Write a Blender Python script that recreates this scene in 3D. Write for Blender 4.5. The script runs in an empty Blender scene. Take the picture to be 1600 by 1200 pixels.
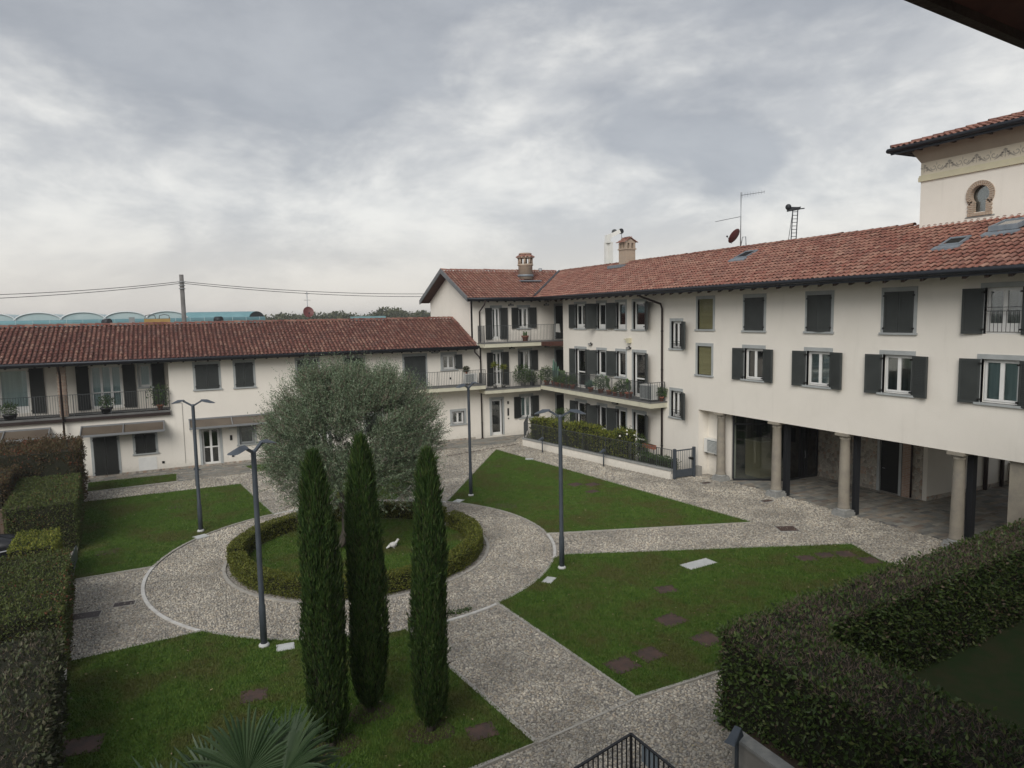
import bpy, math, random
import numpy as np
from mathutils import Vector, Matrix
from mathutils.geometry import tessellate_polygon
random.seed(7); RG = np.random.default_rng(11)
SC = bpy.context.scene; COL = SC.collection
PI = math.pi
# ------------------------------------------------------------------ camera
cam = bpy.data.objects.new('camera', bpy.data.cameras.new('camera')); COL.objects.link(cam)
ax = np.array([0.89787284, -0.05985819, 0.43616667]); ay = np.array([-0.43984775, -0.07936689, 0.89455847])
az = np.cross(ax, ay)
Rw = np.array([ax, ay, az])
rt, dn, fw = Rw[:, 0], Rw[:, 1], Rw[:, 2]
cam.matrix_world = Matrix(((rt[0], -dn[0], -fw[0], 0), (rt[1], -dn[1], -fw[1], 0), (rt[2], -dn[2], -fw[2], 8.0), (0, 0, 0, 1)))
cam.data.sensor_width = 36; cam.data.lens = 1093 / 1600 * 36
cam.data.clip_start = .05; cam.data.clip_end = 6000
SC.camera = cam
# ------------------------------------------------------------------ world, sun, exposure
SUN_EL, SUN_AZ = math.radians(36), math.radians(222)      # azimuth clockwise from +Y, where the sun stands
W = bpy.data.worlds.new('World'); SC.world = W; W.use_nodes = True
wn = W.node_tree; wn.nodes.clear()
def N(t, typ, **k):
    n = t.nodes.new(typ)
    for a, b in k.items():
        if a.startswith('i_'): n.inputs[a[2:]].default_value = b
        else: setattr(n, a, b)
    return n
def L(t, a, b): t.links.new(a, b)
def math_n(t, op, a, b=None, c=None, clamp=False):
    n = t.nodes.new('ShaderNodeMath'); n.operation = op; n.use_clamp = clamp
    for i, v in enumerate((a, b, c)):
        if v is None: continue
        if isinstance(v, (int, float)): n.inputs[i].default_value = v
        else: t.links.new(v, n.inputs[i])
    return n.outputs[0]
def mixc(t, fac, a, b):
    n = t.nodes.new('ShaderNodeMix'); n.data_type = 'RGBA'
    for s, v in ((n.inputs[0], fac), (n.inputs[6], a), (n.inputs[7], b)):
        if isinstance(v, (int, float)): s.default_value = v
        elif isinstance(v, (tuple, list)): s.default_value = (*v, 1)
        else: t.links.new(v, s)
    return n.outputs[2]
def smooth(t, x, lo, hi):
    n = t.nodes.new('ShaderNodeMapRange'); n.interpolation_type = 'SMOOTHSTEP'
    t.links.new(x, n.inputs[0]); n.inputs[1].default_value = lo; n.inputs[2].default_value = hi
    return n.outputs[0]
wo = N(wn, 'ShaderNodeOutputWorld'); bg = N(wn, 'ShaderNodeBackground'); bg.inputs[1].default_value = 0.1
sky = N(wn, 'ShaderNodeTexSky'); sky.sky_type = 'NISHITA'; sky.sun_disc = False
sky.sun_elevation = SUN_EL; sky.sun_rotation = SUN_AZ; sky.altitude = 100; sky.dust_density = 2
tc = N(wn, 'ShaderNodeTexCoord'); sp = N(wn, 'ShaderNodeSeparateXYZ'); L(wn, tc.outputs['Generated'], sp.inputs[0])
zc = math_n(wn, 'MAXIMUM', sp.outputs[2], 0.0)
cb = N(wn, 'ShaderNodeMapping'); cb.inputs['Scale'].default_value = (1, 1, 2.1); cb.inputs['Location'].default_value = (.35, 2.1, .4); L(wn, tc.outputs['Generated'], cb.inputs[0])
n1 = N(wn, 'ShaderNodeTexNoise', i_Scale=2.1, i_Detail=9.0, i_Roughness=.52, i_Distortion=.15); L(wn, cb.outputs[0], n1.inputs['Vector'])
n2 = N(wn, 'ShaderNodeTexNoise', i_Scale=4.2, i_Detail=11.0, i_Roughness=.60, i_Distortion=.25); L(wn, cb.outputs[0], n2.inputs['Vector'])
# thick cloud deck overhead, thinner and brighter lower down, all broken by the noise
deck = smooth(wn, math_n(wn, 'ADD', zc, math_n(wn, 'MULTIPLY', math_n(wn, 'SUBTRACT', n1.outputs[0], .5), .80)), .205, .315)
wisp = smooth(wn, n2.outputs[0], .36, .66)
thin = mixc(wn, wisp, (.54, .55, .565), (.86, .85, .815))
thick = mixc(wn, smooth(wn, n2.outputs[0], .3, .75), (.36, .38, .412), (.48, .498, .525))
clouds = mixc(wn, deck, thin, thick)
horizon = smooth(wn, zc, .16, .0)
clouds = mixc(wn, math_n(wn, 'MULTIPLY', horizon, .72), clouds, (.74, .69, .63))
scl = N(wn, 'ShaderNodeVectorMath', operation='SCALE'); L(wn, clouds, scl.inputs[0]); scl.inputs['Scale'].default_value = 6.3
L(wn, mixc(wn, .94, sky.outputs[0], scl.outputs[0]), bg.inputs[0]); L(wn, bg.outputs[0], wo.inputs[0])
sl = bpy.data.lights.new('sun', 'SUN'); sl.energy = 1.5; sl.angle = math.radians(40); sl.color = (1, .96, .90)
so = bpy.data.objects.new('sun', sl); COL.objects.link(so)
sd = Vector((math.sin(SUN_AZ) * math.cos(SUN_EL), math.cos(SUN_AZ) * math.cos(SUN_EL), math.sin(SUN_EL)))
so.rotation_euler = sd.to_track_quat('Z', 'Y').to_euler(); so.location = (0, -20, 40)
vs = SC.view_settings; vs.view_transform = 'Standard'; vs.look = 'None'; vs.exposure = 0.72; vs.gamma = 1; vs.use_curve_mapping = False
try: SC.cycles.max_bounces = 10; SC.cycles.diffuse_bounces = 7; SC.cycles.transparent_max_bounces = 8
except Exception: pass

# ------------------------------------------------------------------ materials
def mat(name, c1, c2=None, scale=3.0, rough=.8, bump=0.0, bscale=None, island=None, metal=0.0, spec=.3, detail=5, stretch=None, dirt=None, coat=0):
    m = bpy.data.materials.new(name); m.use_nodes = True; t = m.node_tree
    b = t.nodes['Principled BSDF']; b.inputs['Roughness'].default_value = rough; b.inputs['Metallic'].default_value = metal
    b.inputs['Specular IOR Level'].default_value = spec
    ge = N(t, 'ShaderNodeNewGeometry'); vec = ge.outputs['Position']
    if stretch:
        mpn = N(t, 'ShaderNodeMapping'); mpn.inputs['Scale'].default_value = stretch; L(t, vec, mpn.inputs[0]); vec = mpn.outputs[0]
    col = None
    if c2:
        nn = N(t, 'ShaderNodeTexNoise', i_Scale=scale, i_Detail=float(detail), i_Roughness=.6); L(t, vec, nn.inputs['Vector'])
        col = mixc(t, smooth(t, nn.outputs[0], .3, .7), c1, c2)
    if island:
        col = mixc(t, ge.outputs['Random Per Island'], col if col else c1, island) if not isinstance(island[0], (tuple, list)) else ramp(t, ge.outputs['Random Per Island'], island, col)
    if dirt:
        nd = N(t, 'ShaderNodeTexNoise', i_Scale=dirt[1], i_Detail=6.0, i_Roughness=.65); L(t, ge.outputs['Position'], nd.inputs['Vector'])
        col = mixc(t, math_n(t, 'MULTIPLY', smooth(t, nd.outputs[0], .48, .72), dirt[2]), col if col else c1, dirt[0])
    if col: L(t, col, b.inputs['Base Color'])
    else: b.inputs['Base Color'].default_value = (*c1, 1)
    if bump:
        nb = N(t, 'ShaderNodeTexNoise', i_Scale=bscale or scale * 4, i_Detail=6.0, i_Roughness=.6); L(t, vec, nb.inputs['Vector'])
        bp = N(t, 'ShaderNodeBump', i_Strength=min(1, bump), i_Distance=.03); L(t, nb.outputs[0], bp.inputs['Height']); L(t, bp.outputs[0], b.inputs['Normal'])
    return m
def ramp(t, fac, cols, base=None):
    r = N(t, 'ShaderNodeValToRGB'); L(t, fac, r.inputs[0]); e = r.color_ramp.elements
    while len(e) < len(cols): e.new(.5)
    for i, c in enumerate(cols): e[i].position = i / (len(cols) - 1); e[i].color = (*c, 1)
    if base is None: return r.outputs[0]
    mx = t.nodes.new('ShaderNodeMix'); mx.data_type = 'RGBA'; mx.blend_type = 'MULTIPLY'; mx.inputs[0].default_value = 1
    L(t, r.outputs[0], mx.inputs[6]); L(t, base, mx.inputs[7]); return mx.outputs[2]
def leafmat(name, cols, transl=.25, rough=.55):
    m = bpy.data.materials.new(name); m.use_nodes = True; t = m.node_tree
    b = t.nodes['Principled BSDF']; out = t.nodes['Material Output']; b.inputs['Roughness'].default_value = rough; b.inputs['Specular IOR Level'].default_value = .25
    ge = N(t, 'ShaderNodeNewGeometry'); c = ramp(t, ge.outputs['Random Per Island'], cols)
    L(t, c, b.inputs['Base Color'])
    if transl:
        tr = N(t, 'ShaderNodeBsdfTranslucent'); L(t, c, tr.inputs[0]); ms = N(t, 'ShaderNodeMixShader'); ms.inputs[0].default_value = transl
        L(t, b.outputs[0], ms.inputs[1]); L(t, tr.outputs[0], ms.inputs[2]); L(t, ms.outputs[0], out.inputs[0])
    return m
def glassmat(name, tint=(.9, .95, .95), rough=.03, alpha=.25):
    m = bpy.data.materials.new(name); m.use_nodes = True; t = m.node_tree; t.nodes.remove(t.nodes['Principled BSDF']); out = t.nodes['Material Output']
    g = N(t, 'ShaderNodeBsdfGlossy'); g.inputs['Roughness'].default_value = rough; tr = N(t, 'ShaderNodeBsdfTransparent'); tr.inputs[0].default_value = (*tint, 1)
    fr = N(t, 'ShaderNodeFresnel'); fr.inputs[0].default_value = 1.5
    f = math_n(t, 'ADD', math_n(t, 'MULTIPLY', fr.outputs[0], 1.6), alpha * .25, clamp=True)
    ms = N(t, 'ShaderNodeMixShader'); L(t, f, ms.inputs[0]); L(t, tr.outputs[0], ms.inputs[1]); L(t, g.outputs[0], ms.inputs[2]); L(t, ms.outputs[0], out.inputs[0])
    return m
M = {}
M['plaster'] = mat('cream_plaster', (.81, .77, .70), (.77, .73, .66), .35, .9, .25, 40, dirt=((.62, .585, .52), .9, .16))
def streaks(m):
    t = m.node_tree; b = t.nodes['Principled BSDF']; src = b.inputs['Base Color'].links[0].from_socket; ge = N(t, 'ShaderNodeNewGeometry'); mp_ = N(t, 'ShaderNodeMapping'); mp_.inputs['Scale'].default_value = (1, 1, .09); L(t, ge.outputs['Position'], mp_.inputs[0])
    n_ = N(t, 'ShaderNodeTexNoise', i_Scale=3.2, i_Detail=5.0, i_Roughness=.7); L(t, mp_.outputs[0], n_.inputs['Vector']); s_ = N(t, 'ShaderNodeSeparateXYZ'); L(t, ge.outputs['Position'], s_.inputs[0])
    n3 = N(t, 'ShaderNodeTexNoise', i_Scale=6.0, i_Detail=4.0); L(t, ge.outputs['Position'], n3.inputs['Vector'])
    base = math_n(t, 'MULTIPLY', smooth(t, math_n(t, 'ADD', s_.outputs[2], math_n(t, 'MULTIPLY', n3.outputs[0], .7)), .95, .25), .45)
    c = mixc(t, math_n(t, 'MULTIPLY', smooth(t, n_.outputs[0], .52, .80), .20), src, (.52, .49, .43)); c = mixc(t, base, c, (.46, .44, .38)); L(t, c, b.inputs['Base Color'])
streaks(M['plaster'])
M['plaster2'] = mat('cream_plaster_shaded', (.70, .665, .60), (.64, .605, .54), .5, .9, .2, 40)  # darker copy of the cream plaster: shade of recesses and passages in the colour
M['stone_trim'] = mat('grey_stone_trim', (.40, .42, .42), (.34, .36, .36), 2.5, .8, .15, 30)
M['shutter'] = mat('dark_green_shutter', (.052, .058, .056), (.042, .047, .046), 2, .55, .05, 20)
M['shutter_dark'] = mat('black_green_shutter', (.028, .030, .028), None, rough=.6)
M['white'] = mat('white_window_frame', (.78, .78, .76), (.72, .72, .70), 4, .45)
M['curtain'] = mat('pale_curtain', (.58, .66, .66), (.42, .50, .51), 9, .9, stretch=(1, 1, .04))
M['curtain_dark'] = mat('dim_curtain', (.16, .18, .18), (.06, .07, .07), 8, .9, stretch=(1, 1, .04))
M['inside'] = mat('dark_interior', (.018, .018, .02), (.035, .033, .03), 1.5, .9)
M['blind'] = mat('olive_roller_blind', (.22, .21, .11), (.17, .16, .08), 1, .7, .8, 16, stretch=(.1, .1, 3))
M['glass'] = glassmat('window_glass')
M['glass_shop'] = glassmat('shop_glass', (.82, .86, .84), .02, .2)
M['tile'] = mat('terracotta_tile', (.88, .84, .82), (1, .97, .94), .5, .85, .3, 25,
    island=((.30, .145, .11), (.23, .098, .078), (.33, .175, .135), (.27, .125, .095), (.20, .09, .072), (.37, .22, .17), (.30, .15, .115), (.22, .115, .095), (.34, .20, .155), (.27, .11, .085)), dirt=((.19, .12, .095), 1.6, .35))
M['tile_old'] = mat('weathered_tile', (.78, .72, .70), (1, .96, .92), .7, .85, .3, 25,
    island=((.23, .108, .088), (.165, .068, .056), (.28, .148, .115), (.20, .088, .072), (.14, .06, .052), (.33, .20, .155), (.23, .115, .092), (.165, .084, .072)), dirt=((.13, .10, .09), 1.4, .6))
M['tilebase'] = mat('tile_channels', (.12, .052, .038), (.075, .038, .032), 2, .9)
M['gutter'] = mat('dark_gutter', (.030, .033, .040), None, rough=.4, metal=.5)
M['pipe'] = mat('brown_downpipe', (.045, .032, .030), None, rough=.45, metal=.3)
M['rafter'] = mat('dark_stained_wood', (.050, .030, .022), (.032, .020, .015), 4, .75, .3, 30, stretch=(1, 1, 1))
M['boards'] = mat('red_brown_boards', (.095, .038, .028), (.06, .026, .02), 3, .75)
M['barge'] = mat('grey_barge_board', (.16, .165, .17), (.12, .125, .13), 3, .6)
M['iron'] = mat('grey_painted_iron', (.085, .092, .095), None, rough=.5, metal=.3)
M['iron_dark'] = mat('anthracite_iron', (.028, .030, .034), None, rough=.45, metal=.3)
M['lamp'] = mat('slate_grey_lamp_paint', (.085, .100, .118), (.070, .083, .1), 3, .42, metal=.25)
M['concrete'] = mat('pale_concrete', (.31, .30, .275), (.25, .24, .22), 2, .9, .2, 30, dirt=((.22, .21, .19), 2.2, .45))
M['slab'] = mat('white_concrete_slab', (.56, .57, .56), (.46, .47, .46), 3, .85, .2, 30)
M['kerb'] = mat('stone_kerb', (.42, .40, .36), (.33, .31, .28), 2.5, .9, .3, 30)
M['whitekerb'] = mat('white_marble_kerb', (.62, .61, .58), (.48, .46, .43), 4, .8, .2, 30)
M['balcony'] = mat('cream_slab_edge', (.62, .60, .47), (.55, .53, .42), 1.5, .85, .1, 20, dirt=((.36, .34, .28), 2, .4))
M['balcony_floor'] = mat('grey_balcony_floor', (.16, .16, .155), (.12, .12, .12), 2, .85)
M['column'] = mat('sandstone_column', (.31, .28, .225), (.24, .215, .18), 1.6, .85, .35, 18, dirt=((.19, .18, .165), 2.6, .6))
M['colbase'] = mat('grey_granite_base', (.33, .33, .31), (.24, .245, .24), 6, .85, .3, 30)
M['rust'] = mat('rusty_cover', (.105, .064, .052), (.066, .048, .042), 3.5, .85, .3, 25, dirt=((.045, .04, .035), 3, .6))
M['soil'] = mat('dark_soil', (.045, .030, .022), (.07, .05, .035), 6, .95, .6, 30)
M['brick'] = None
M['ac'] = mat('white_ac_casing', (.72, .72, .69), (.66, .66, .63), 2, .5)
M['ac_grill'] = mat('ac_grille', (.22, .24, .24), None, rough=.6)
M['terra'] = mat('terracotta_pot', (.36, .13, .075), (.28, .10, .06), 5, .85)
M['plastic_dark'] = mat('dark_plastic_planter', (.025, .025, .027), None, rough=.5)
M['bark'] = mat('olive_bark', (.12, .105, .085), (.05, .043, .036), 5, .95, 1, 14, stretch=(1, 1, .3))
M['twig'] = mat('brown_twigs', (.17, .12, .095), (.10, .066, .052), 9, .9, island=(.27, .21, .17))
M['core'] = mat('dark_inner_twigs', (.016, .020, .010), (.028, .026, .016), 12, .95, .8, 30)  # dark brown green of the inner twigs themselves
M['olive'] = leafmat('olive_leaves', ((.040, .070, .034), (.088, .135, .070), (.18, .24, .15), (.060, .098, .048), (.28, .34, .24), (.115, .17, .078)), .08)
M['cypress'] = leafmat('cypress_sprays', ((.018, .040, .012), (.034, .070, .018), (.056, .105, .024), (.026, .055, .016), (.085, .13, .034), (.040, .040, .022)), .15)
M['box'] = leafmat('boxwood_leaves', ((.085, .105, .018), (.13, .15, .026), (.18, .19, .036), (.065, .085, .016), (.14, .13, .035)), .2)
M['laurel'] = leafmat('laurel_leaves', ((.036, .066, .018), (.060, .102, .026), (.10, .150, .040), (.028, .050, .016), (.16, .19, .065)), .15, .4)
M['laurel_dull'] = leafmat('dull_hedge_leaves', ((.035, .050, .022), (.06, .07, .032), (.09, .105, .05), (.05, .045, .03), (.13, .125, .075)), .15, .5)
M['photinia'] = leafmat('photinia_leaves', ((.055, .085, .022), (.090, .125, .032), (.060, .070, .024), (.115, .140, .040), (.072, .098, .028), (.095, .072, .032)), .2)
M['browntip'] = leafmat('brown_old_leaves', ((.13, .085, .06), (.09, .065, .045), (.19, .15, .10), (.07, .05, .035)), .1)
M['shaded_ground'] = mat('shade_painted_ground', (.026, .052, .014), (.05, .052, .022), 2, .95, .8, 30)  # sparse grass of the hedged garden, its shade put into the dark colour
M['photinia_brown'] = leafmat('brown_photinia_leaves', ((.070, .062, .026), (.10, .070, .034), (.055, .048, .022), (.12, .058, .034), (.080, .080, .030), (.10, .046, .030)), .2)
M['photinia_red'] = leafmat('red_photinia_tips', ((.17, .055, .032), (.12, .045, .028), (.10, .07, .03), (.21, .085, .045)), .2)
M['yellowleaf'] = leafmat('yellow_green_leaves', ((.07, .10, .02), (.15, .18, .03), (.24, .25, .04), (.045, .07, .018), (.30, .29, .06)), .25)
M['plant'] = leafmat('potted_plant_leaves', ((.028, .062, .018), (.055, .10, .032), (.09, .145, .042), (.038, .07, .024)), .15)
M['cactus'] = mat('blue_green_cactus', (.12, .20, .155), (.08, .15, .12), 6, .6, .2, 20)
M['cactus2'] = mat('green_cactus', (.06, .11, .035), (.09, .14, .05), 6, .6)
M['palm'] = leafmat('palm_fronds', ((.038, .070, .030), (.060, .10, .046), (.085, .13, .065), (.046, .082, .038)), .12, .4)
M['petal'] = mat('white_petals', (.75, .72, .68), None, rough=.7)
M['fartree'] = leafmat('far_tree_leaves', ((.05, .065, .03), (.08, .09, .04), (.11, .115, .055), (.06, .07, .035)), .2)
M['teal'] = mat('teal_sheet_metal', (.20, .36, .39), (.16, .31, .34), .5, .45, .2, 3, metal=.2)
M['tealpale'] = mat('pale_vault_sheet', (.42, .52, .53), (.35, .46, .47), .4, .5)
M['vault_rim'] = mat('white_vault_rim', (.62, .66, .67), None, rough=.5)
M['yellow'] = mat('ochre_tank', (.42, .27, .09), (.33, .21, .07), .8, .6)
M['pole'] = mat('weathered_grey_pole', (.17, .165, .16), (.12, .115, .11), 1.5, .85)
M['dish'] = mat('maroon_dish', (.13, .045, .045), None, rough=.5)
M['metal'] = mat('galvanised_metal', (.36, .38, .39), (.28, .30, .31), 3, .45, metal=.6)
M['lead'] = mat('lead_flashing', (.24, .27, .30), (.18, .21, .24), 4, .6, metal=.3)
M['board'] = mat('fibre_board', (.48, .40, .28), (.43, .36, .25), 1.5, .85)
M['board_side'] = mat('pale_drape', (.58, .52, .41), None, rough=.9)
M['frieze'] = mat('painted_frieze_grey', (.36, .335, .29), None, rough=.9)
M['friezebg'] = mat('cream_frieze_ground', (.66, .60, .48), (.60, .55, .45), .8, .9)
M['tower_top'] = mat('brown_cove_plaster', (.42, .37, .30), (.36, .32, .26), .9, .9)
M['cornice'] = mat('yellow_cornice', (.63, .59, .42), (.56, .52, .38), 1.2, .85)
M['wood'] = mat('grey_brown_boards', (.14, .10, .075), (.10, .075, .06), 3, .85, .3, 20)
M['cover'] = mat('black_tarpaulin', (.012, .013, .016), None, rough=.35, spec=.5)
M['strap'] = mat('grey_piping', (.30, .31, .33), None, rough=.5)
M['canopy'] = mat('bronze_canopy_sheet', (.13, .105, .08), (.10, .08, .062), 1, .4)
M['canopyframe'] = mat('canopy_frame_grey', (.26, .27, .28), None, rough=.45, metal=.3)
M['black'] = mat('black_fitting', (.012, .012, .012), None, rough=.5)
M['statue'] = mat('white_painted_stone', (.78, .78, .76), (.66, .66, .64), 8, .8)
M['lens'] = mat('frosted_lens', (.45, .46, .46), None, rough=.3)
M['sign'] = mat('pale_sign_panel', (.27, .32, .36), (.22, .27, .31), 2, .4)
def brickmat(name, c1, c2, mortar, sc=1.0, proj='x'):
    m = bpy.data.materials.new(name); m.use_nodes = True; t = m.node_tree; b = t.nodes['Principled BSDF']; b.inputs['Roughness'].default_value = .9
    ge = N(t, 'ShaderNodeNewGeometry'); s = N(t, 'ShaderNodeSeparateXYZ'); L(t, ge.outputs['Position'], s.inputs[0]); c = N(t, 'ShaderNodeCombineXYZ')
    L(t, math_n(t, 'ADD', s.outputs[0], s.outputs[1]), c.inputs[0]); L(t, s.outputs[2], c.inputs[1])
    br = N(t, 'ShaderNodeTexBrick'); L(t, c.outputs[0], br.inputs['Vector']); br.inputs['Scale'].default_value = sc
    br.inputs['Color1'].default_value = (*c1, 1); br.inputs['Color2'].default_value = (*c2, 1); br.inputs['Mortar'].default_value = (*mortar, 1)
    br.inputs['Brick Width'].default_value = .26; br.inputs['Row Height'].default_value = .075; br.inputs['Mortar Size'].default_value = .009
    nn = N(t, 'ShaderNodeTexNoise', i_Scale=5.0, i_Detail=4.0); L(t, ge.outputs['Position'], nn.inputs['Vector'])
    L(t, mixc(t, math_n(t, 'MULTIPLY', nn.outputs[0], .5), br.outputs[0], mortar), b.inputs['Base Color'])
    bp = N(t, 'ShaderNodeBump', i_Strength=.6, i_Distance=.02); bp.invert = True; L(t, br.outputs['Fac'], bp.inputs['Height']); L(t, bp.outputs[0], b.inputs['Normal'])
    return m
M['brick'] = brickmat('old_brick', (.30, .145, .095), (.38, .23, .16), (.40, .37, .32))
M['brick_pale'] = brickmat('pale_brick', (.42, .30, .215), (.34, .23, .165), (.42, .37, .30))
def stonemat(name, cols, mortar, scale, rnd=1.0):
    m = bpy.data.materials.new(name); m.use_nodes = True; t = m.node_tree; b = t.nodes['Principled BSDF']; b.inputs['Roughness'].default_value = .88
    ge = N(t, 'ShaderNodeNewGeometry')
    v = N(t, 'ShaderNodeTexVoronoi'); v.inputs['Scale'].default_value = scale; L(t, ge.outputs['Position'], v.inputs['Vector'])
    e = N(t, 'ShaderNodeTexVoronoi'); e.feature = 'DISTANCE_TO_EDGE'; e.inputs['Scale'].default_value = scale; L(t, ge.outputs['Position'], e.inputs['Vector'])
    s = N(t, 'ShaderNodeSeparateXYZ'); L(t, v.outputs['Color'], s.inputs[0])
    c = ramp(t, s.outputs[0], cols); f = smooth(t, e.outputs['Distance'], .02, .10)
    L(t, mixc(t, f, mortar, c), b.inputs['Base Color'])
    bp = N(t, 'ShaderNodeBump', i_Strength=.8, i_Distance=.03); L(t, f, bp.inputs['Height']); L(t, bp.outputs[0], b.inputs['Normal'])
    return m
M['rubble'] = stonemat('rubble_stone_wall', ((.32, .29, .24), (.46, .42, .36), (.22, .20, .17), (.40, .29, .22), (.54, .50, .43)), (.40, .37, .32), 6.5)
M['cobblebase'] = stonemat('pebble_mortar_bed', ((.30, .28, .24), (.42, .38, .33), (.22, .21, .20), (.50, .47, .41), (.34, .28, .23)), (.20, .185, .16), 13)
M['flag'] = mat('mixed_porphyry_flags', (.8, .8, .8), (1, 1, 1), 3, .8, .25, 25, island=((.22, .215, .195), (.30, .285, .25), (.17, .175, .17), (.33, .28, .22), (.25, .255, .235), (.38, .355, .30), (.20, .16, .13)), dirt=((.12, .115, .10), .8, .4))
def pebblemat():
    m = bpy.data.materials.new('river_pebbles'); m.use_nodes = True; t = m.node_tree; b = t.nodes['Principled BSDF']; b.inputs['Roughness'].default_value = .75
    oi = N(t, 'ShaderNodeObjectInfo'); ge = N(t, 'ShaderNodeNewGeometry')
    c = ramp(t, oi.outputs['Random'], ((.24, .22, .19), (.44, .395, .33), (.57, .53, .455), (.31, .30, .28), (.65, .61, .53), (.19, .185, .175), (.48, .42, .335), (.38, .365, .33), (.53, .50, .44)))
    nn = N(t, 'ShaderNodeTexNoise', i_Scale=.5, i_Detail=5.0, i_Roughness=.65); L(t, ge.outputs['Position'], nn.inputs['Vector'])
    mx = t.nodes.new('ShaderNodeMix'); mx.data_type = 'RGBA'; mx.blend_type = 'MULTIPLY'; mx.inputs[0].default_value = 1; L(t, c, mx.inputs[6])
    L(t, mixc(t, smooth(t, nn.outputs[0], .35, .65), (.62, .61, .59), (1.08, 1.06, 1.02)), mx.inputs[7])
    L(t, mx.outputs[2], b.inputs['Base Color']); return m
M['pebble'] = pebblemat()
def grassmat(name, blades):
    m = bpy.data.materials.new(name); m.use_nodes = True; t = m.node_tree; b = t.nodes['Principled BSDF']; b.inputs['Roughness'].default_value = .7; b.inputs['Specular IOR Level'].default_value = .15
    ge = N(t, 'ShaderNodeNewGeometry')
    n1 = N(t, 'ShaderNodeTexNoise', i_Scale=.55, i_Detail=6.0, i_Roughness=.62); L(t, ge.outputs['Position'], n1.inputs['Vector'])
    n2 = N(t, 'ShaderNodeTexNoise', i_Scale=3.5, i_Detail=5.0, i_Roughness=.6); L(t, ge.outputs['Position'], n2.inputs['Vector'])
    g = mixc(t, smooth(t, n2.outputs[0], .3, .7), (.046, .100, .014), (.086, .160, .026))
    if blades: g = mixc(t, math_n(t, 'MULTIPLY', ge.outputs['Random Per Island'], .55), g, (.15, .205, .05))
    y = mixc(t, n2.outputs[0], (.125, .130, .040), (.085, .074, .032))
    c = mixc(t, math_n(t, 'MULTIPLY', smooth(t, math_n(t, 'ADD', math_n(t, 'MULTIPLY', n1.outputs[0], .75), math_n(t, 'MULTIPLY', n2.outputs[0], .25)), .44, .62), .8), g, y)
    L(t, c, b.inputs['Base Color'])
    if not blades:
        nb = N(t, 'ShaderNodeTexNoise', i_Scale=45.0, i_Detail=3.0); L(t, ge.outputs['Position'], nb.inputs['Vector'])
        bp = N(t, 'ShaderNodeBump', i_Strength=1.0, i_Distance=.04); L(t, nb.outputs[0], bp.inputs['Height']); L(t, bp.outputs[0], b.inputs['Normal'])
    return m
M['turf'] = grassmat('lawn_turf', False); M['blade'] = grassmat('grass_blades', True)
M['field'] = mat('distant_fields', (.10, .11, .06), (.14, .12, .08), .02, .95)
M['tarmac'] = mat('grey_yard', (.14, .135, .13), (.11, .11, .105), 1, .9, .2, 20)

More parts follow.
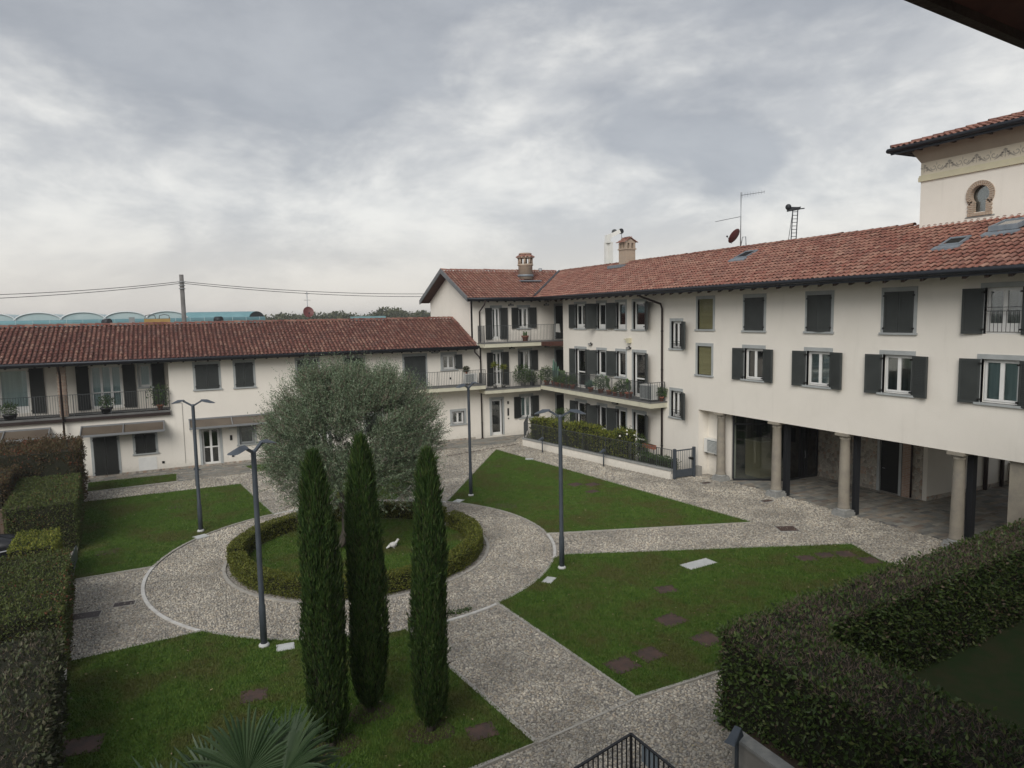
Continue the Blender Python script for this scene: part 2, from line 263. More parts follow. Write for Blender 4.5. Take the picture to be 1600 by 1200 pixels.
# ------------------------------------------------------------------ mesh helpers
class MB:
    def __init__(s): s.v = []; s.f = []; s.sm = []
    def add(s, vs_, fs, smooth=False):
        o = len(s.v); s.v += [tuple(p) for p in vs_]; s.f += [tuple(i + o for i in f) for f in fs]; s.sm += [smooth] * len(fs); return s
    def box(s, x0, y0, z0, x1, y1, z1):
        x0, x1 = sorted((x0, x1)); y0, y1 = sorted((y0, y1)); z0, z1 = sorted((z0, z1))
        return s.add([(x0, y0, z0), (x1, y0, z0), (x1, y1, z0), (x0, y1, z0), (x0, y0, z1), (x1, y0, z1), (x1, y1, z1), (x0, y1, z1)],
            [(0, 3, 2, 1), (4, 5, 6, 7), (0, 1, 5, 4), (1, 2, 6, 5), (2, 3, 7, 6), (3, 0, 4, 7)])
    def hexa(s, p):      # 8 points: bottom loop then top loop
        return s.add(p, [(0, 3, 2, 1), (4, 5, 6, 7), (0, 1, 5, 4), (1, 2, 6, 5), (2, 3, 7, 6), (3, 0, 4, 7)])
    def bar(s, a, b, w, h=None, up=(0, 0, 1)):
        a = Vector(a); b = Vector(b); d = (b - a).normalized(); u = Vector(up)
        if abs(d.dot(u)) > .98: u = Vector((1, 0, 0))
        r = d.cross(u).normalized() * w / 2; q = r.cross(d).normalized() * (h or w) / 2
        return s.hexa([a - r - q, a + r - q, b + r - q, b - r - q, a - r + q, a + r + q, b + r + q, b - r + q])
    def tube(s, pts, rad, n=8, cap=True):
        pts = [Vector(p) for p in pts]; rad = rad if isinstance(rad, (list, tuple)) else [rad] * len(pts)
        vs_, fs = [], []; pr = None
        for i, p in enumerate(pts):
            d = (pts[min(i + 1, len(pts) - 1)] - pts[max(i - 1, 0)]).normalized()
            if pr is None:
                u = Vector((0, 0, 1)) if abs(d.z) < .9 else Vector((1, 0, 0)); pr = d.cross(u).normalized()
            else: pr = (pr - d * pr.dot(d)).normalized()
            q = d.cross(pr)
            vs_ += [p + (pr * math.cos(2 * PI * k / n) + q * math.sin(2 * PI * k / n)) * rad[i] for k in range(n)]
        for i in range(len(pts) - 1):
            for k in range(n): fs.append((i * n + k, i * n + (k + 1) % n, (i + 1) * n + (k + 1) % n, (i + 1) * n + k))
        s.add(vs_, fs, True)
        if cap:
            o = len(s.v) - len(vs_); s.f += [tuple(o + k for k in range(n))[::-1], tuple(o + (len(pts) - 1) * n + k for k in range(n))]; s.sm += [False, False]
        return s
    def lathe(s, prof, n=20, c=(0, 0, 0), smooth=True, jag=0):
        vs_, fs = [], []
        for r, z in prof:
            for k in range(n):
                rr_ = r * (1 + jag * math.sin(3.1 * k + z * 5)); a = 2 * PI * k / n; vs_.append((c[0] + rr_ * math.cos(a), c[1] + rr_ * math.sin(a), c[2] + z))
        for i in range(len(prof) - 1):
            for k in range(n): fs.append((i * n + k, i * n + (k + 1) % n, (i + 1) * n + (k + 1) % n, (i + 1) * n + k))
        s.add(vs_, fs, smooth); o = len(s.v) - len(vs_)
        s.f += [tuple(o + k for k in range(n))[::-1], tuple(o + (len(prof) - 1) * n + k for k in range(n))]; s.sm += [False, False]
        return s
    def prism(s, poly, z0, z1):
        n = len(poly); vs_ = [(x, y, z0) for x, y in poly] + [(x, y, z1) for x, y in poly]
        tri = tessellate_polygon([[Vector((x, y, 0)) for x, y in poly]])
        fs = [(i, (i + 1) % n, n + (i + 1) % n, n + i) for i in range(n)] + [tuple(n + i for i in t) for t in tri]
        return s.add(vs_, fs)
    def ball(s, c, r, n=10, m=6, sq=(1, 1, 1), f=None):
        vs_, fs = [], []
        for i in range(m + 1):
            th = PI * i / m
            for k in range(n):
                a = 2 * PI * k / n; p = [math.sin(th) * math.cos(a), math.sin(th) * math.sin(a), math.cos(th)]
                q = 1 if f is None else f(p)
                vs_.append((c[0] + r * sq[0] * p[0] * q, c[1] + r * sq[1] * p[1] * q, c[2] + r * sq[2] * p[2] * q))
        for i in range(m):
            for k in range(n): fs.append((i * n + k, (i + 1) * n + k, (i + 1) * n + (k + 1) % n, i * n + (k + 1) % n))
        return s.add(vs_, fs, True)
def new_obj(name, me, m, parent=None):
    o = bpy.data.objects.new(name, me); COL.objects.link(o)
    if m is not None and not me.materials: me.materials.append(m)
    if parent is not None: o.parent = parent
    return o
def origin(parent):
    p = Vector((0, 0, 0))
    while parent is not None: p += parent.location; parent = parent.parent
    return p
def build(mb, name, m, parent=None, kind=None, label=None):
    """verts are in world coordinates; parents are unrotated"""
    o0 = origin(parent); me = bpy.data.meshes.new(name)
    me.from_pydata([(x - o0.x, y - o0.y, z - o0.z) for x, y, z in mb.v], [], mb.f)
    me.polygons.foreach_set('use_smooth', mb.sm)
    o = new_obj(name, me, m, parent)
    if kind: o['kind'] = kind
    if label: o['label'] = label
    return o
def fast(name, V, F, m, parent=None, smooth=False, kind=None):
    o0 = origin(parent); V = np.asarray(V, dtype=np.float32).reshape(-1, 3) - np.array(o0, dtype=np.float32); F = np.asarray(F, dtype=np.int32); k = F.shape[1]
    me = bpy.data.meshes.new(name); me.vertices.add(len(V)); me.vertices.foreach_set('co', V.ravel())
    me.loops.add(F.size); me.loops.foreach_set('vertex_index', F.ravel()); me.polygons.add(len(F))
    me.polygons.foreach_set('loop_start', np.arange(0, F.size, k, dtype=np.int32)); me.polygons.foreach_set('loop_total', np.full(len(F), k, dtype=np.int32))
    me.polygons.foreach_set('use_smooth', np.full(len(F), smooth)); me.update(calc_edges=True)
    o = new_obj(name, me, m, parent)
    if kind: o['kind'] = kind
    return o
def thing(name, label, cat, loc=(0, 0, 0), group=None):
    o = bpy.data.objects.new(name, None); COL.objects.link(o); o.location = loc; o.empty_display_size = .2
    o['label'] = label; o['category'] = cat
    if group: o['group'] = group
    return o
def tag(o, label, cat, group=None):
    o['label'] = label; o['category'] = cat
    if group: o['group'] = group
    return o
def struct(o): o['kind'] = 'structure'; return o
def copy_thing(src, loc, label, group=None, rotz=None):
    r = src.copy(); COL.objects.link(r); r.location = loc; r['label'] = label
    if group: r['group'] = group
    if rotz is not None: r.rotation_euler = (0, 0, rotz)
    for ch in list(src.children):
        c = ch.copy(); COL.objects.link(c); c.parent = r
        for g in list(ch.children):
            d = g.copy(); COL.objects.link(d); d.parent = c
    return r
def nrm(a): return a / np.maximum(np.linalg.norm(a, axis=-1, keepdims=True), 1e-9)
def leaf_quads(P, D, Nn, ln, wd, fold=.0):
    """diamond leaves from point P along D, width across D x N"""
    n = len(P); D = nrm(D); S = nrm(np.cross(D, Nn)); U = np.cross(S, D)
    ln = np.broadcast_to(np.asarray(ln, float), (n,))[:, None]; wd = np.broadcast_to(np.asarray(wd, float), (n,))[:, None]
    V = np.stack([P, P + D * ln * .45 + S * wd / 2 + U * wd * fold, P + D * ln, P + D * ln * .45 - S * wd / 2 + U * wd * fold], 1).reshape(-1, 3)
    return V, np.arange(n * 4).reshape(n, 4)
def rnd_dirs(n): return nrm(RG.normal(size=(n, 3)))
def inpoly(P, poly):
    x, y = P[:, 0], P[:, 1]; r = np.zeros(len(P), bool); n = len(poly)
    for i in range(n):
        x0, y0 = poly[i]; x1, y1 = poly[(i + 1) % n]
        c = ((y0 > y) != (y1 > y)) & (x < (x1 - x0) * (y - y0) / (y1 - y0 + 1e-12) + x0); r ^= c
    return r
def lump(P, s=1.0, seed=0):
    x, y, z = P[:, 0] * s + seed, P[:, 1] * s + seed * 1.7, P[:, 2] * s
    return (np.sin(x * 2.1 + np.sin(y * 1.3)) + np.sin(y * 2.7 + 1.3 * np.sin(z * 2.2)) + np.sin(z * 3.1 + x * 1.1) + .6 * np.sin(x * 5.3 + z * 4.1) + .6 * np.sin(y * 6.1 - z * 3.7)) / 4.2

# ------------------------------------------------------------------ ground
C0 = (5.5, 23.4); RO = 6.65
def arc(a0, a1, r=RO, n=24): return [(C0[0] + r * math.cos(math.radians(a0 + (a1 - a0) * i / n)), C0[1] + r * math.sin(math.radians(a0 + (a1 - a0) * i / n))) for i in range(n + 1)]
def edge_x(y): return np.interp(y, [5, 14.8, 19.1, 25.2, 31, 38.2], [-1.65, -2.19, -2.59, -3.10, -3.43, -3.97])
lawnW = [(-3.26, 25.13), (-.95, 25.2)] + arc(163, 108) + [(2.72, 36.15), (-3.98, 36.12)]
lawnS = arc(219, 266) + [(5.72, 10.98), (4.51, 10.84), (-2.2, 10.4), (-2.42, 14.8), (-2.80, 18.95)]
lawnE1 = arc(-13, 43) + [(17.18, 37.55), (19.42, 19.31)]
lawnE2 = [(8.30, 11.37), (20.3, 11.5), (19.9, 14.3), (20.45, 15.82), (11.3, 19.72)] + arc(-36, -70)
lawnN = arc(84, 63) + [(13.55, 37.25), (6.4, 36.6)]
stripA = [(-3.95, 38.2), (-.08, 38.42), (-.06, 40.38), (-4.1, 40.45)]
stripB = [(3.78, 38.75), (8.2, 39.1), (8.2, 40.5), (3.35, 40.5)]
disc = arc(0, 360, 3.78, 48)[:-1]
inner_garden = [(10.5, 2.5), (23, 2.5), (23, 10.2), (18.4, 9.75), (14, 9.4), (11.2, 9.1), (10.5, 8.8)]
g = MB(); g.box(-700, -300, -.6, 800, 1500, -.12); struct(build(g, 'terrain', M['field']))
g = MB(); g.prism([(-12, -3), (30, -3), (30, 52), (-12, 52)], -.11, 0.0); struct(build(g, 'courtyard_ground', M['cobblebase']))
COVERS = (('rusty cover alone below the white slab on the southeast lawn', 12.46, 15.65, .62, .5, -10), ('rusty cover in the middle of the southeast lawn, above the pair', 11.27, 13.97, .72, .62, 8), ('rusty cover half hidden at the corner of the dark hedge', 11.36, 12.7, .66, .6, 8),
        ('rusty cover of the near pair, the one farther right', 9.66, 12.74, .64, .58, 6), ('rusty cover of the near pair, the one farther left', 8.80, 12.62, .68, .6, 6), ('rusty cover on the lawn to the right of the rightmost cypress', 4.95, 11.78, .56, .48, -4),
        ('rusty cover on the lawn between the near lamp post and the palm', 1.17, 15.24, .54, .5, -8), ('dark cover by the left hedge in the near lawn corner', -1.95, 14.9, .7, .6, -8), ('left cover of the row of covers at the far right lawn edge', 18.0, 15.55, .6, .5, -20), ('second cover of the row at the far right lawn edge', 18.75, 15.45, .6, .5, -20),
        ('third cover of the row at the far right lawn edge', 19.4, 15.2, .62, .6, -20), ('last cover of the row, nearest the dark hedge', 19.55, 14.45, .62, .6, -20), ('faint cover at the rounded edge of the east lawn by the ring path', 12.3, 26.0, .9, .75, -25), ('faint cover near the pointed far tip of the east lawn', 16.6, 34.7, .9, .8, 20), ('faint cover on the left side of the far tip of the east lawn', 15.3, 33.3, .6, .5, 20),
        ('left cover of the two set together amid the east lawn', 16.7, 27.7, .7, .6, 10), ('right cover of the two set together amid the east lawn', 17.4, 27.3, .7, .6, 10), ('single cover just below the pair amid the east lawn', 16.7, 26.2, .6, .5, 10),
        ('faint cover on the west lawn near the lamp post', -.2, 33.0, .6, .5, 0), ('faint cover far up on the west lawn', .9, 34.6, .6, .5, 0), ('faint dark cover on the west lawn beside the left hedge', -2.4, 27.6, .7, .6, 0))
GRAVELC = (('large square rusty cover in the gravel at the tip of the east lawn', 19.94, 18.10, .72, .62, -25), ('small rusty cover in the gravel in front of the second stone column', 22.2, 21.25, .55, .32, 0), ('small rusty cover in the gravel in front of the first stone column', 22.15, 24.94, .55, .32, 0))
GRATES = (('dark grate at the left hedge in the gravel path', -2.50, 21.82, .72, .5, -6), ('dark grate in the gravel path nearer the ring', -1.60, 22.22, .58, .36, -6))
SLABS = (('large white concrete slab on the southeast lawn', 14.65, 16.8, 1.15, .50, 4), ('small white slab at the foot of the lamp post left of the cypresses', 2.10, 17.22, .42, .36, -6), ('small white slab at the foot of the lamp post on the west lawn', .62, 27.9, .46, .38, 25),
        ('small white slab at the foot of the farthest lamp post', 10.85, 27.75, .46, .36, 40), ('small white slab at the rim of the ring, by the lamp post right of it', 9.85, 17.9, .48, .30, 40), ('small white slab at the far edge of the east lawn', 16.6, 34.2 - .9, .01, .01, 0))[:5]
SLABS = SLABS + (('small white slab at the garden side edge of the east lawn', 17.55, 34.0, .45, .4, -30),)
def free(P):
    k = np.ones(len(P), bool)
    for lb, x, y, w, d, r in COVERS + SLABS:
        if 'faint' in lb: continue
        rg_ = .05 if w not in (1.15, .42, .46, .48, .45) else .01
        a = math.radians(r); u = (P[:, 0] - x) * math.cos(a) + (P[:, 1] - y) * math.sin(a); v = -(P[:, 0] - x) * math.sin(a) + (P[:, 1] - y) * math.cos(a); k &= ~((abs(u) < w / 2 - rg_ + rg_ * np.sin(P[:, 1] * 37)) & (abs(v) < d / 2 - rg_ + rg_ * np.sin(P[:, 0] * 41)))
    return k
def lawn(poly, name='lawn', z=.035, n_m2=1500, bh=.05):
    mb = MB(); mb.prism(poly, .004, z); o = struct(build(mb, name, M['turf']))
    a = np.array(poly); lo, hi = a.min(0), a.max(0); area = (hi - lo).prod(); n = int(area * n_m2)
    P = np.c_[RG.uniform(lo[0], hi[0], n), RG.uniform(lo[1], hi[1], n)]; P = P[inpoly(P, poly)]; P = P[free(P)]; n = len(P)
    P3 = np.c_[P, np.full(n, z - .008)]; ang = RG.uniform(0, 2 * PI, n); h = bh * RG.uniform(.6, 1.35, n); w = RG.uniform(.008, .016, n)
    side = np.c_[np.cos(ang), np.sin(ang), np.zeros(n)] * w[:, None]; lean = np.c_[RG.normal(0, .022, n), RG.normal(0, .022, n), h]
    V = np.stack([P3 - side, P3 + side, P3 + lean], 1).reshape(-1, 3)
    fast('grass', V, np.arange(3 * n).reshape(n, 3), M['blade'], o, kind='stuff')
    return o
for nm, pl, dens in (('lawn_west', lawnW, 1500), ('lawn_south', lawnS, 2100), ('lawn_east', lawnE1, 1500), ('lawn_southeast', lawnE2, 1900), ('lawn_north', lawnN, 1200),
        ('lawn_strip_west', stripA, 1000), ('lawn_strip_north', stripB, 900), ('lawn_inside_ring', disc, 1700), ):
    lawn(pl, nm, n_m2=dens)
g = MB(); g.prism(inner_garden, .004, .035); struct(build(g, 'private_garden_ground', M['shaded_ground']))
# kerbs along lawn edges
def strip(pts, w, z0, z1, name, m, closed=False):
    mb = MB(); P = [Vector((x, y)) for x, y in pts]; n = len(P); off = []
    for i in range(n):
        a = P[i - 1] if (i or closed) else P[i]; b = P[(i + 1) % n] if (i < n - 1 or closed) else P[i]
        d = (b - a).normalized(); off.append(Vector((-d.y, d.x)) * w / 2)
    for i in range(n - (0 if closed else 1)):
        j = (i + 1) % n; a, b, oa, ob = P[i], P[j], off[i], off[j]
        q = [(*(a - oa), z0), (*(b - ob), z0), (*(b + ob), z0), (*(a + oa), z0)]
        mb.hexa(q + [(x, y, z1) for x, y, _ in q])
    return struct(build(mb, name, m))
def outline(poly, w=.09, name='kerb', m=None): strip(poly, w, .002, .048, name, m or M['kerb'], True)
for pl in (lawnW, lawnS, lawnE1, lawnE2, lawnN, stripA): outline(pl)
strip(arc(-36, -13, RO + .02, 12), .10, .001, .030, 'ring_kerb', M['whitekerb'])
strip(arc(163, 219, RO + .02, 24), .10, .001, .030, 'ring_kerb', M['whitekerb'])
strip(arc(-94, -70, RO + .02, 12), .10, .001, .030, 'ring_kerb', M['whitekerb'])
strip(arc(63, 43, RO + .02, 10), .10, .001, .028, 'ring_kerb', M['whitekerb'])
strip(arc(84, 108, RO + .02, 10), .10, .001, .028, 'ring_kerb', M['whitekerb'])
strip(arc(0, 360, 4.38, 60)[:-1], .10, .001, .036, 'ring_kerb', M['kerb'], True)
# flags along the houses
def flags(poly, name, sx=.55, sy=.22, z=.012, zb=.002, m=None):
    base = MB(); base.prism(poly, zb, zb + .005); o = struct(build(base, name, M['tarmac']))
    a = np.array(poly); lo, hi = a.min(0), a.max(0); V, F = [], []; y = lo[1]; k = 0
    while y < hi[1]:
        h = sy * random.uniform(.8, 1.25); x = lo[0] - random.random() * sx
        while x < hi[0]:
            w = sx * random.uniform(.5, 1.4); c = np.array([[x + w / 2, y + h / 2]])
            if inpoly(c, poly)[0] and y + h <= hi[1] + .01:
                g_ = .008; zz = z + random.uniform(0, .008); x0, x1, y0, y1 = x + g_, min(x + w - g_, hi[0]), y + g_, min(y + h - g_, hi[1]); x0 = max(x0, lo[0])
                V += [(x0, y0, zb + .005), (x1, y0, zb + .005), (x1, y1, zb + .005), (x0, y1, zb + .005), (x0, y0, zz), (x1, y0, zz), (x1, y1, zz), (x0, y1, zz)]
                F += [[k + i for i in f] for f in ((4, 5, 6, 7), (0, 1, 5, 4), (1, 2, 6, 5), (2, 3, 7, 6), (3, 0, 4, 7))]; k += 8
            x += w
        y += h
    fast('flagstones', V, F, m or M['flag'], o, kind='stuff')
pave_north = [(-9, 40.5), (-.05, 40.5), (3.3, 40.62), (8.3, 40.6), (8.4, 39.2), (13.5, 39.1), (19.3, 39.3), (20.4, 40.9), (23.0, 41.0), (23, 41.66), (-9, 41.66)]
pave_door = [(-.02, 38.42), (3.66, 38.7), (3.3, 40.56), (-.02, 40.46)]
pave_port = [(23.55, 8), (27.2, 8), (33.5, 8.2), (33.5, 18.2), (27.6, 18.2), (27.2, 23.6), (24.3, 25.2), (23.7, 26.2), (23.3, 24.6), (23.5, 22.5)]
flags(pave_north, 'stone_pavement_north', .45, .2); flags(pave_door, 'doorstep_paving', .35, .16); flags(pave_port, 'portico_paving', .42, .2)
gd = [(19.45, 37.9), (21.5, 26.4), (23, 26.4), (23, 39.4), (20.8, 40.8)]
g = MB(); g.prism(gd, .004, .03); struct(build(g, 'private_garden_paving', M['concrete']))
strip([(14.0, 37.35), (19.2, 38.55)], .11, .002, .022, 'drain_channel', M['rust'])
strip([(3.3, 37.4), (6.5, 37.1)], .08, .002, .02, 'drain_channel', M['kerb'])
strip([(5.72, 10.98), (8.30, 11.37)], .05, .004, .026, 'path_joint', M['kerb'])
# pebbles
def pebbles():
    cell = .066; xs = np.arange(-4.4, 24, cell); ys = np.arange(5.5, 40.6, cell); X, Y = np.meshgrid(xs, ys)
    P = np.c_[X.ravel(), Y.ravel()] + RG.uniform(-.5, .5, (X.size, 2)) * cell * .8
    P[:, 0] += 0
    k = P[:, 0] > edge_x(P[:, 1]) + .02
    for pl in (lawnW, lawnS, lawnE1, lawnE2, lawnN, stripA, stripB, pave_north, pave_door, pave_port, gd): k &= ~inpoly(P, pl)
    d = np.hypot(P[:, 0] - C0[0], P[:, 1] - C0[1]); k &= d > 4.42; k &= ~((abs(d - RO) < .08))
    k &= ~((P[:, 0] > 8.5) & (P[:, 1] < 8.95)); k &= ~((P[:, 0] > 20.5) & (P[:, 1] < 12)); k &= ~((P[:, 0] > 23.1) & (P[:, 1] > 26))
    # thin out with distance: they become finer than a pixel
    P = P[k]; dist = np.hypot(P[:, 0], P[:, 1]); keep = RG.random(len(P)) < np.clip(1.25 - dist / 60, .5, 1); P = P[keep]; dist = dist[keep]; n = len(P)
    me = bpy.data.meshes.new('pebbles'); me.vertices.add(n); me.vertices.foreach_set('co', np.c_[P, np.full(n, .004)].astype(np.float32).ravel())
    big = 1 + np.clip((dist - 20) / 60, 0, .25)
    a = me.attributes.new('psc', 'FLOAT_VECTOR', 'POINT'); s = RG.uniform(.023, .041, n) * big
    a.data.foreach_set('vector', np.c_[s, s * RG.uniform(.5, .85, n), s * RG.uniform(.38, .7, n)].astype(np.float32).ravel())
    a = me.attributes.new('prt', 'FLOAT_VECTOR', 'POINT'); a.data.foreach_set('vector', np.c_[RG.normal(0, .3, n), RG.normal(0, .3, n), RG.uniform(0, 2 * PI, n)].astype(np.float32).ravel())
    o = new_obj('pebbles', me, M['pebble']); o['kind'] = 'stuff'; o['label'] = 'rounded river pebbles set in the paths and round the ring'; o['category'] = 'cobbles'
    t = bpy.data.node_groups.new('pebble_scatter', 'GeometryNodeTree')
    t.interface.new_socket('Geometry', in_out='INPUT', socket_type='NodeSocketGeometry'); t.interface.new_socket('Geometry', in_out='OUTPUT', socket_type='NodeSocketGeometry')
    gi = t.nodes.new('NodeGroupInput'); go = t.nodes.new('NodeGroupOutput'); ip = t.nodes.new('GeometryNodeInstanceOnPoints')
    ico = t.nodes.new('GeometryNodeMeshIcoSphere'); ico.inputs['Subdivisions'].default_value = 2; ico.inputs['Radius'].default_value = 1
    ss = t.nodes.new('GeometryNodeSetShadeSmooth'); smt = t.nodes.new('GeometryNodeSetMaterial'); smt.inputs['Material'].default_value = M['pebble']
    def na(nm):
        q = t.nodes.new('GeometryNodeInputNamedAttribute'); q.data_type = 'FLOAT_VECTOR'; q.inputs['Name'].default_value = nm; return q.outputs['Attribute']
    L(t, gi.outputs[0], ip.inputs['Points']); L(t, ico.outputs['Mesh'], ss.inputs[0]); L(t, ss.outputs[0], smt.inputs['Geometry']); L(t, smt.outputs[0], ip.inputs['Instance'])
    L(t, na('prt'), ip.inputs['Rotation']); L(t, na('psc'), ip.inputs['Scale']); L(t, ip.outputs[0], go.inputs[0])
    md = o.modifiers.new('scatter', 'NODES'); md.node_group = t
    print('pebbles', n)
pebbles()

# ------------------------------------------------------------------ buildings: shared builders
YL, XR = 41.7, 23.0
class Fac:
    """facade frame: u along the wall, n out of the wall towards the court, v up"""
    def __init__(s, kind, plane): s.k = kind; s.p = plane
    def w(s, u, n, v): return (u, s.p - n, v) if s.k == 'L' else (s.p - n, u, v)
    def box(s, mb, u0, u1, n0, n1, v0, v1):
        a = s.w(u0, n0, v0); b = s.w(u1, n1, v1); return mb.box(*a, *b)
    def hinged(s, mb, uh, uw, ang, v0, v1, n0=.03, th=.045):
        """leaf hinged at uh, width uw (sign = direction when closed), ang 0 closed .. 180 flat on the wall"""
        a = math.radians(ang); du, dn_ = math.cos(a) * uw, math.sin(a) * abs(uw)
        tu, tn = -math.sin(a) * th * (1 if uw > 0 else -1), math.cos(a) * th
        b = [(uh, n0), (uh + du, n0 + dn_), (uh + du + tu, n0 + dn_ + tn), (uh + tu, n0 + tn)]
        return mb.hexa([s.w(u, n, v0) for u, n in b] + [s.w(u, n, v1) for u, n in b])
def wall(fac, root, name, u0, u1, v0, v1, holes, m, th=.30, n=0.0):
    us = sorted({u0, u1, *[h[0] for h in holes], *[h[1] for h in holes]}); us = [u for u in us if u0 <= u <= u1]
    vs_ = sorted({v0, v1, *[h[2] for h in holes], *[h[3] for h in holes]}); vs_ = [v for v in vs_ if v0 <= v <= v1]
    mb = MB(); solid = {}
    for i in range(len(us) - 1):
        for j in range(len(vs_) - 1):
            cu, cv = (us[i] + us[i + 1]) / 2, (vs_[j] + vs_[j + 1]) / 2
            solid[i, j] = not any(h[0] < cu < h[1] and h[2] < cv < h[3] for h in holes)
    for (i, j), s in solid.items():
        if not s: continue
        a, b, c, d = us[i], us[i + 1], vs_[j], vs_[j + 1]
        mb.add([fac.w(a, n, c), fac.w(b, n, c), fac.w(b, n, d), fac.w(a, n, d)], [(0, 1, 2, 3)])
        mb.add([fac.w(a, n - th, c), fac.w(b, n - th, c), fac.w(b, n - th, d), fac.w(a, n - th, d)], [(3, 2, 1, 0)])
        for (di, dj, e) in ((-1, 0, (a, a, c, d)), (1, 0, (b, b, c, d)), (0, -1, (a, b, c, c)), (0, 1, (a, b, d, d))):
            if not solid.get((i + di, j + dj), False):
                p, q, r, t = e; mb.add([fac.w(p, n, r), fac.w(q, n, t), fac.w(q, n - th, t), fac.w(p, n - th, r)], [(0, 1, 2, 3)])
    return build(mb, name, m, root)
def shutter(fac, root, uh, uw, ang, v0, v1, m, name='shutter', rails=2, slats=True, n0=.03, hinges=True):
    mb = MB(); fac.hinged(mb, uh, uw, ang, v0, v1, n0)
    a = math.radians(ang); s = 1 if uw > 0 else -1; L_ = abs(uw)
    def pt(t, dn_): return (uh + (math.cos(a) * s * t) - math.sin(a) * s * dn_, n0 + math.sin(a) * t + math.cos(a) * dn_)
    def rail(t0, t1, w0, w1, d0, d1):
        for dd in ((d0, d1), (.045 - d1, .045 - d0)):
            q = [pt(t0, dd[0]), pt(t1, dd[0]), pt(t1, dd[1]), pt(t0, dd[1])]
            mb.hexa([fac.w(u, n, w0) for u, n in q] + [fac.w(u, n, w1) for u, n in q])
    fr = min(.075, L_ * .2)
    rail(0, fr, v0 + .001, v1 - .001, .045, .062); rail(L_ - fr, L_, v0 + .001, v1 - .001, .045, .062); rail(fr, L_ - fr, v0 + .001, v0 + .10, .045, .062); rail(fr, L_ - fr, v1 - .09, v1 - .001, .045, .062)
    if v1 - v0 > 1.8: rail(fr, L_ - fr, v0 + (v1 - v0) * .42, v0 + (v1 - v0) * .42 + .09, .045, .062)
    if slats:
        z = v0 + .13
        while z < v1 - .11: rail(fr, L_ - fr, z, z + .022, .046, .058); z += .055
    o = build(mb, name, m, root)
    if hinges:
        for z in (v0 + .12, v1 - .16): h = MB(); fac.box(h, uh - .03, uh + .03, n0 - .02, n0 + .09, z, z + .05); build(h, 'hinge', M['black'], o)
    return o
def window(fac, root, u0, u1, v0, v1, leaves=2, lo=None, hi=None, sm=None, glass='glass', behind='inside', frame='white', surround=True, sill=True,
           blind=False, bottom=.0, mid=None, closed=False, door=False, depth=.14, label=None, name=None, smat=None, lintel=.15, jamb=.12, drop=0, gap=0):
    nm = name or ('french_door' if door else 'window'); smat = smat or M['shutter']
    mb = MB(); fw_ = .055
    # fixed frame
    for a, b, c, d in ((u0, u0 + fw_, v0, v1), (u1 - fw_, u1, v0, v1), (u0 + fw_, u1 - fw_, v1 - fw_, v1), (u0 + fw_, u1 - fw_, v0, v0 + fw_)): fac.box(mb, a, b, -depth - .05, -depth, c, d)
    w = (u1 - u0 - 2 * fw_) / leaves; panes = []
    for k in range(leaves):
        a = u0 + fw_ + k * w; b = a + w; c, d = v0 + fw_, v1 - fw_; s = .06; bt = bottom if bottom else s
        for p in ((a, a + s, c, d), (b - s, b, c, d), (a + s, b - s, d - s, d), (a + s, b - s, c, c + bt)): fac.box(mb, p[0], p[1], -depth - .045, -depth + .018, p[2], p[3])
        if mid: fac.box(mb, a + s, b - s, -depth - .045, -depth + .018, v0 + mid, v0 + mid + .07)
        panes.append((a + s, b - s, c + bt, d - s))
    win = build(mb, nm, M[frame], root, label=label)
    for a, b, c, d in panes:
        p = MB(); fac.box(p, a, b, -depth - .02, -depth - .012, c, d); build(p, 'pane', M[glass], win)
    bk = MB(); fac.box(bk, u0 + .02, u1 - .02, -.62 if behind in ('inside',) else -.24, -.63 if behind in ('inside',) else -.25, v0 + .02, v1 - .02)
    build(bk, 'curtain' if behind != 'inside' else 'room_dark', M[behind], win)
    if behind == 'inside':
        side = MB()
        for a, b, c, d in ((u0 - .01, u0 + .01, v0, v1), (u1 - .01, u1 + .01, v0, v1), (u0, u1, v0 - .01, v0 + .01), (u0, u1, v1 - .01, v1 + .01)): fac.box(side, a, b, -.61, -.29, c, d)
        build(side, 'reveal', M['inside'], win)
    if surround:
        sb = MB(); pr = .025
        fac.box(sb, u0 - jamb, u0, -.13, pr, v0, v1); fac.box(sb, u1, u1 + jamb, -.13, pr, v0, v1); fac.box(sb, u0 - jamb, u1 + jamb, -.13, pr + .004, v1, v1 + lintel)
        build(sb, 'surround', M['stone_trim'], win)
        if sill and not door: sb = MB(); fac.box(sb, u0 - jamb - .04, u1 + jamb + .04, -.13, .075, v0 - .075, v0); build(sb, 'sill', M['stone_trim'], win)
    if blind:
        bb = MB(); z = v0 + .02
        while z < v1 - .03: fac.box(bb, u0 + .03, u1 - .03, -.085, -.065, z, z + .052); z += .06
        build(bb, 'roller_blind', M['blind'], win)
    W_ = (u1 - u0) / 2
    if closed:
        for uh, uw in ((u0 - .0, W_ - .006), (u1 + .0, -W_ + .006)): shutter(fac, root, uh, uw, gap if uw > 0 else gap * .6, v0 + .01, v1 - .01, smat, n0=-.01)
    for uh, side_, sgn in ((u0, lo, 1), (u1, hi, -1)):
        if side_ is None or side_ is False: continue
        ang, wd = side_ if isinstance(side_, tuple) else (side_, W_)
        shutter(fac, root, uh - sgn * .01, sgn * wd, ang, v0 + .0 - drop, v1 - .01, smat, n0=.035)
    return win
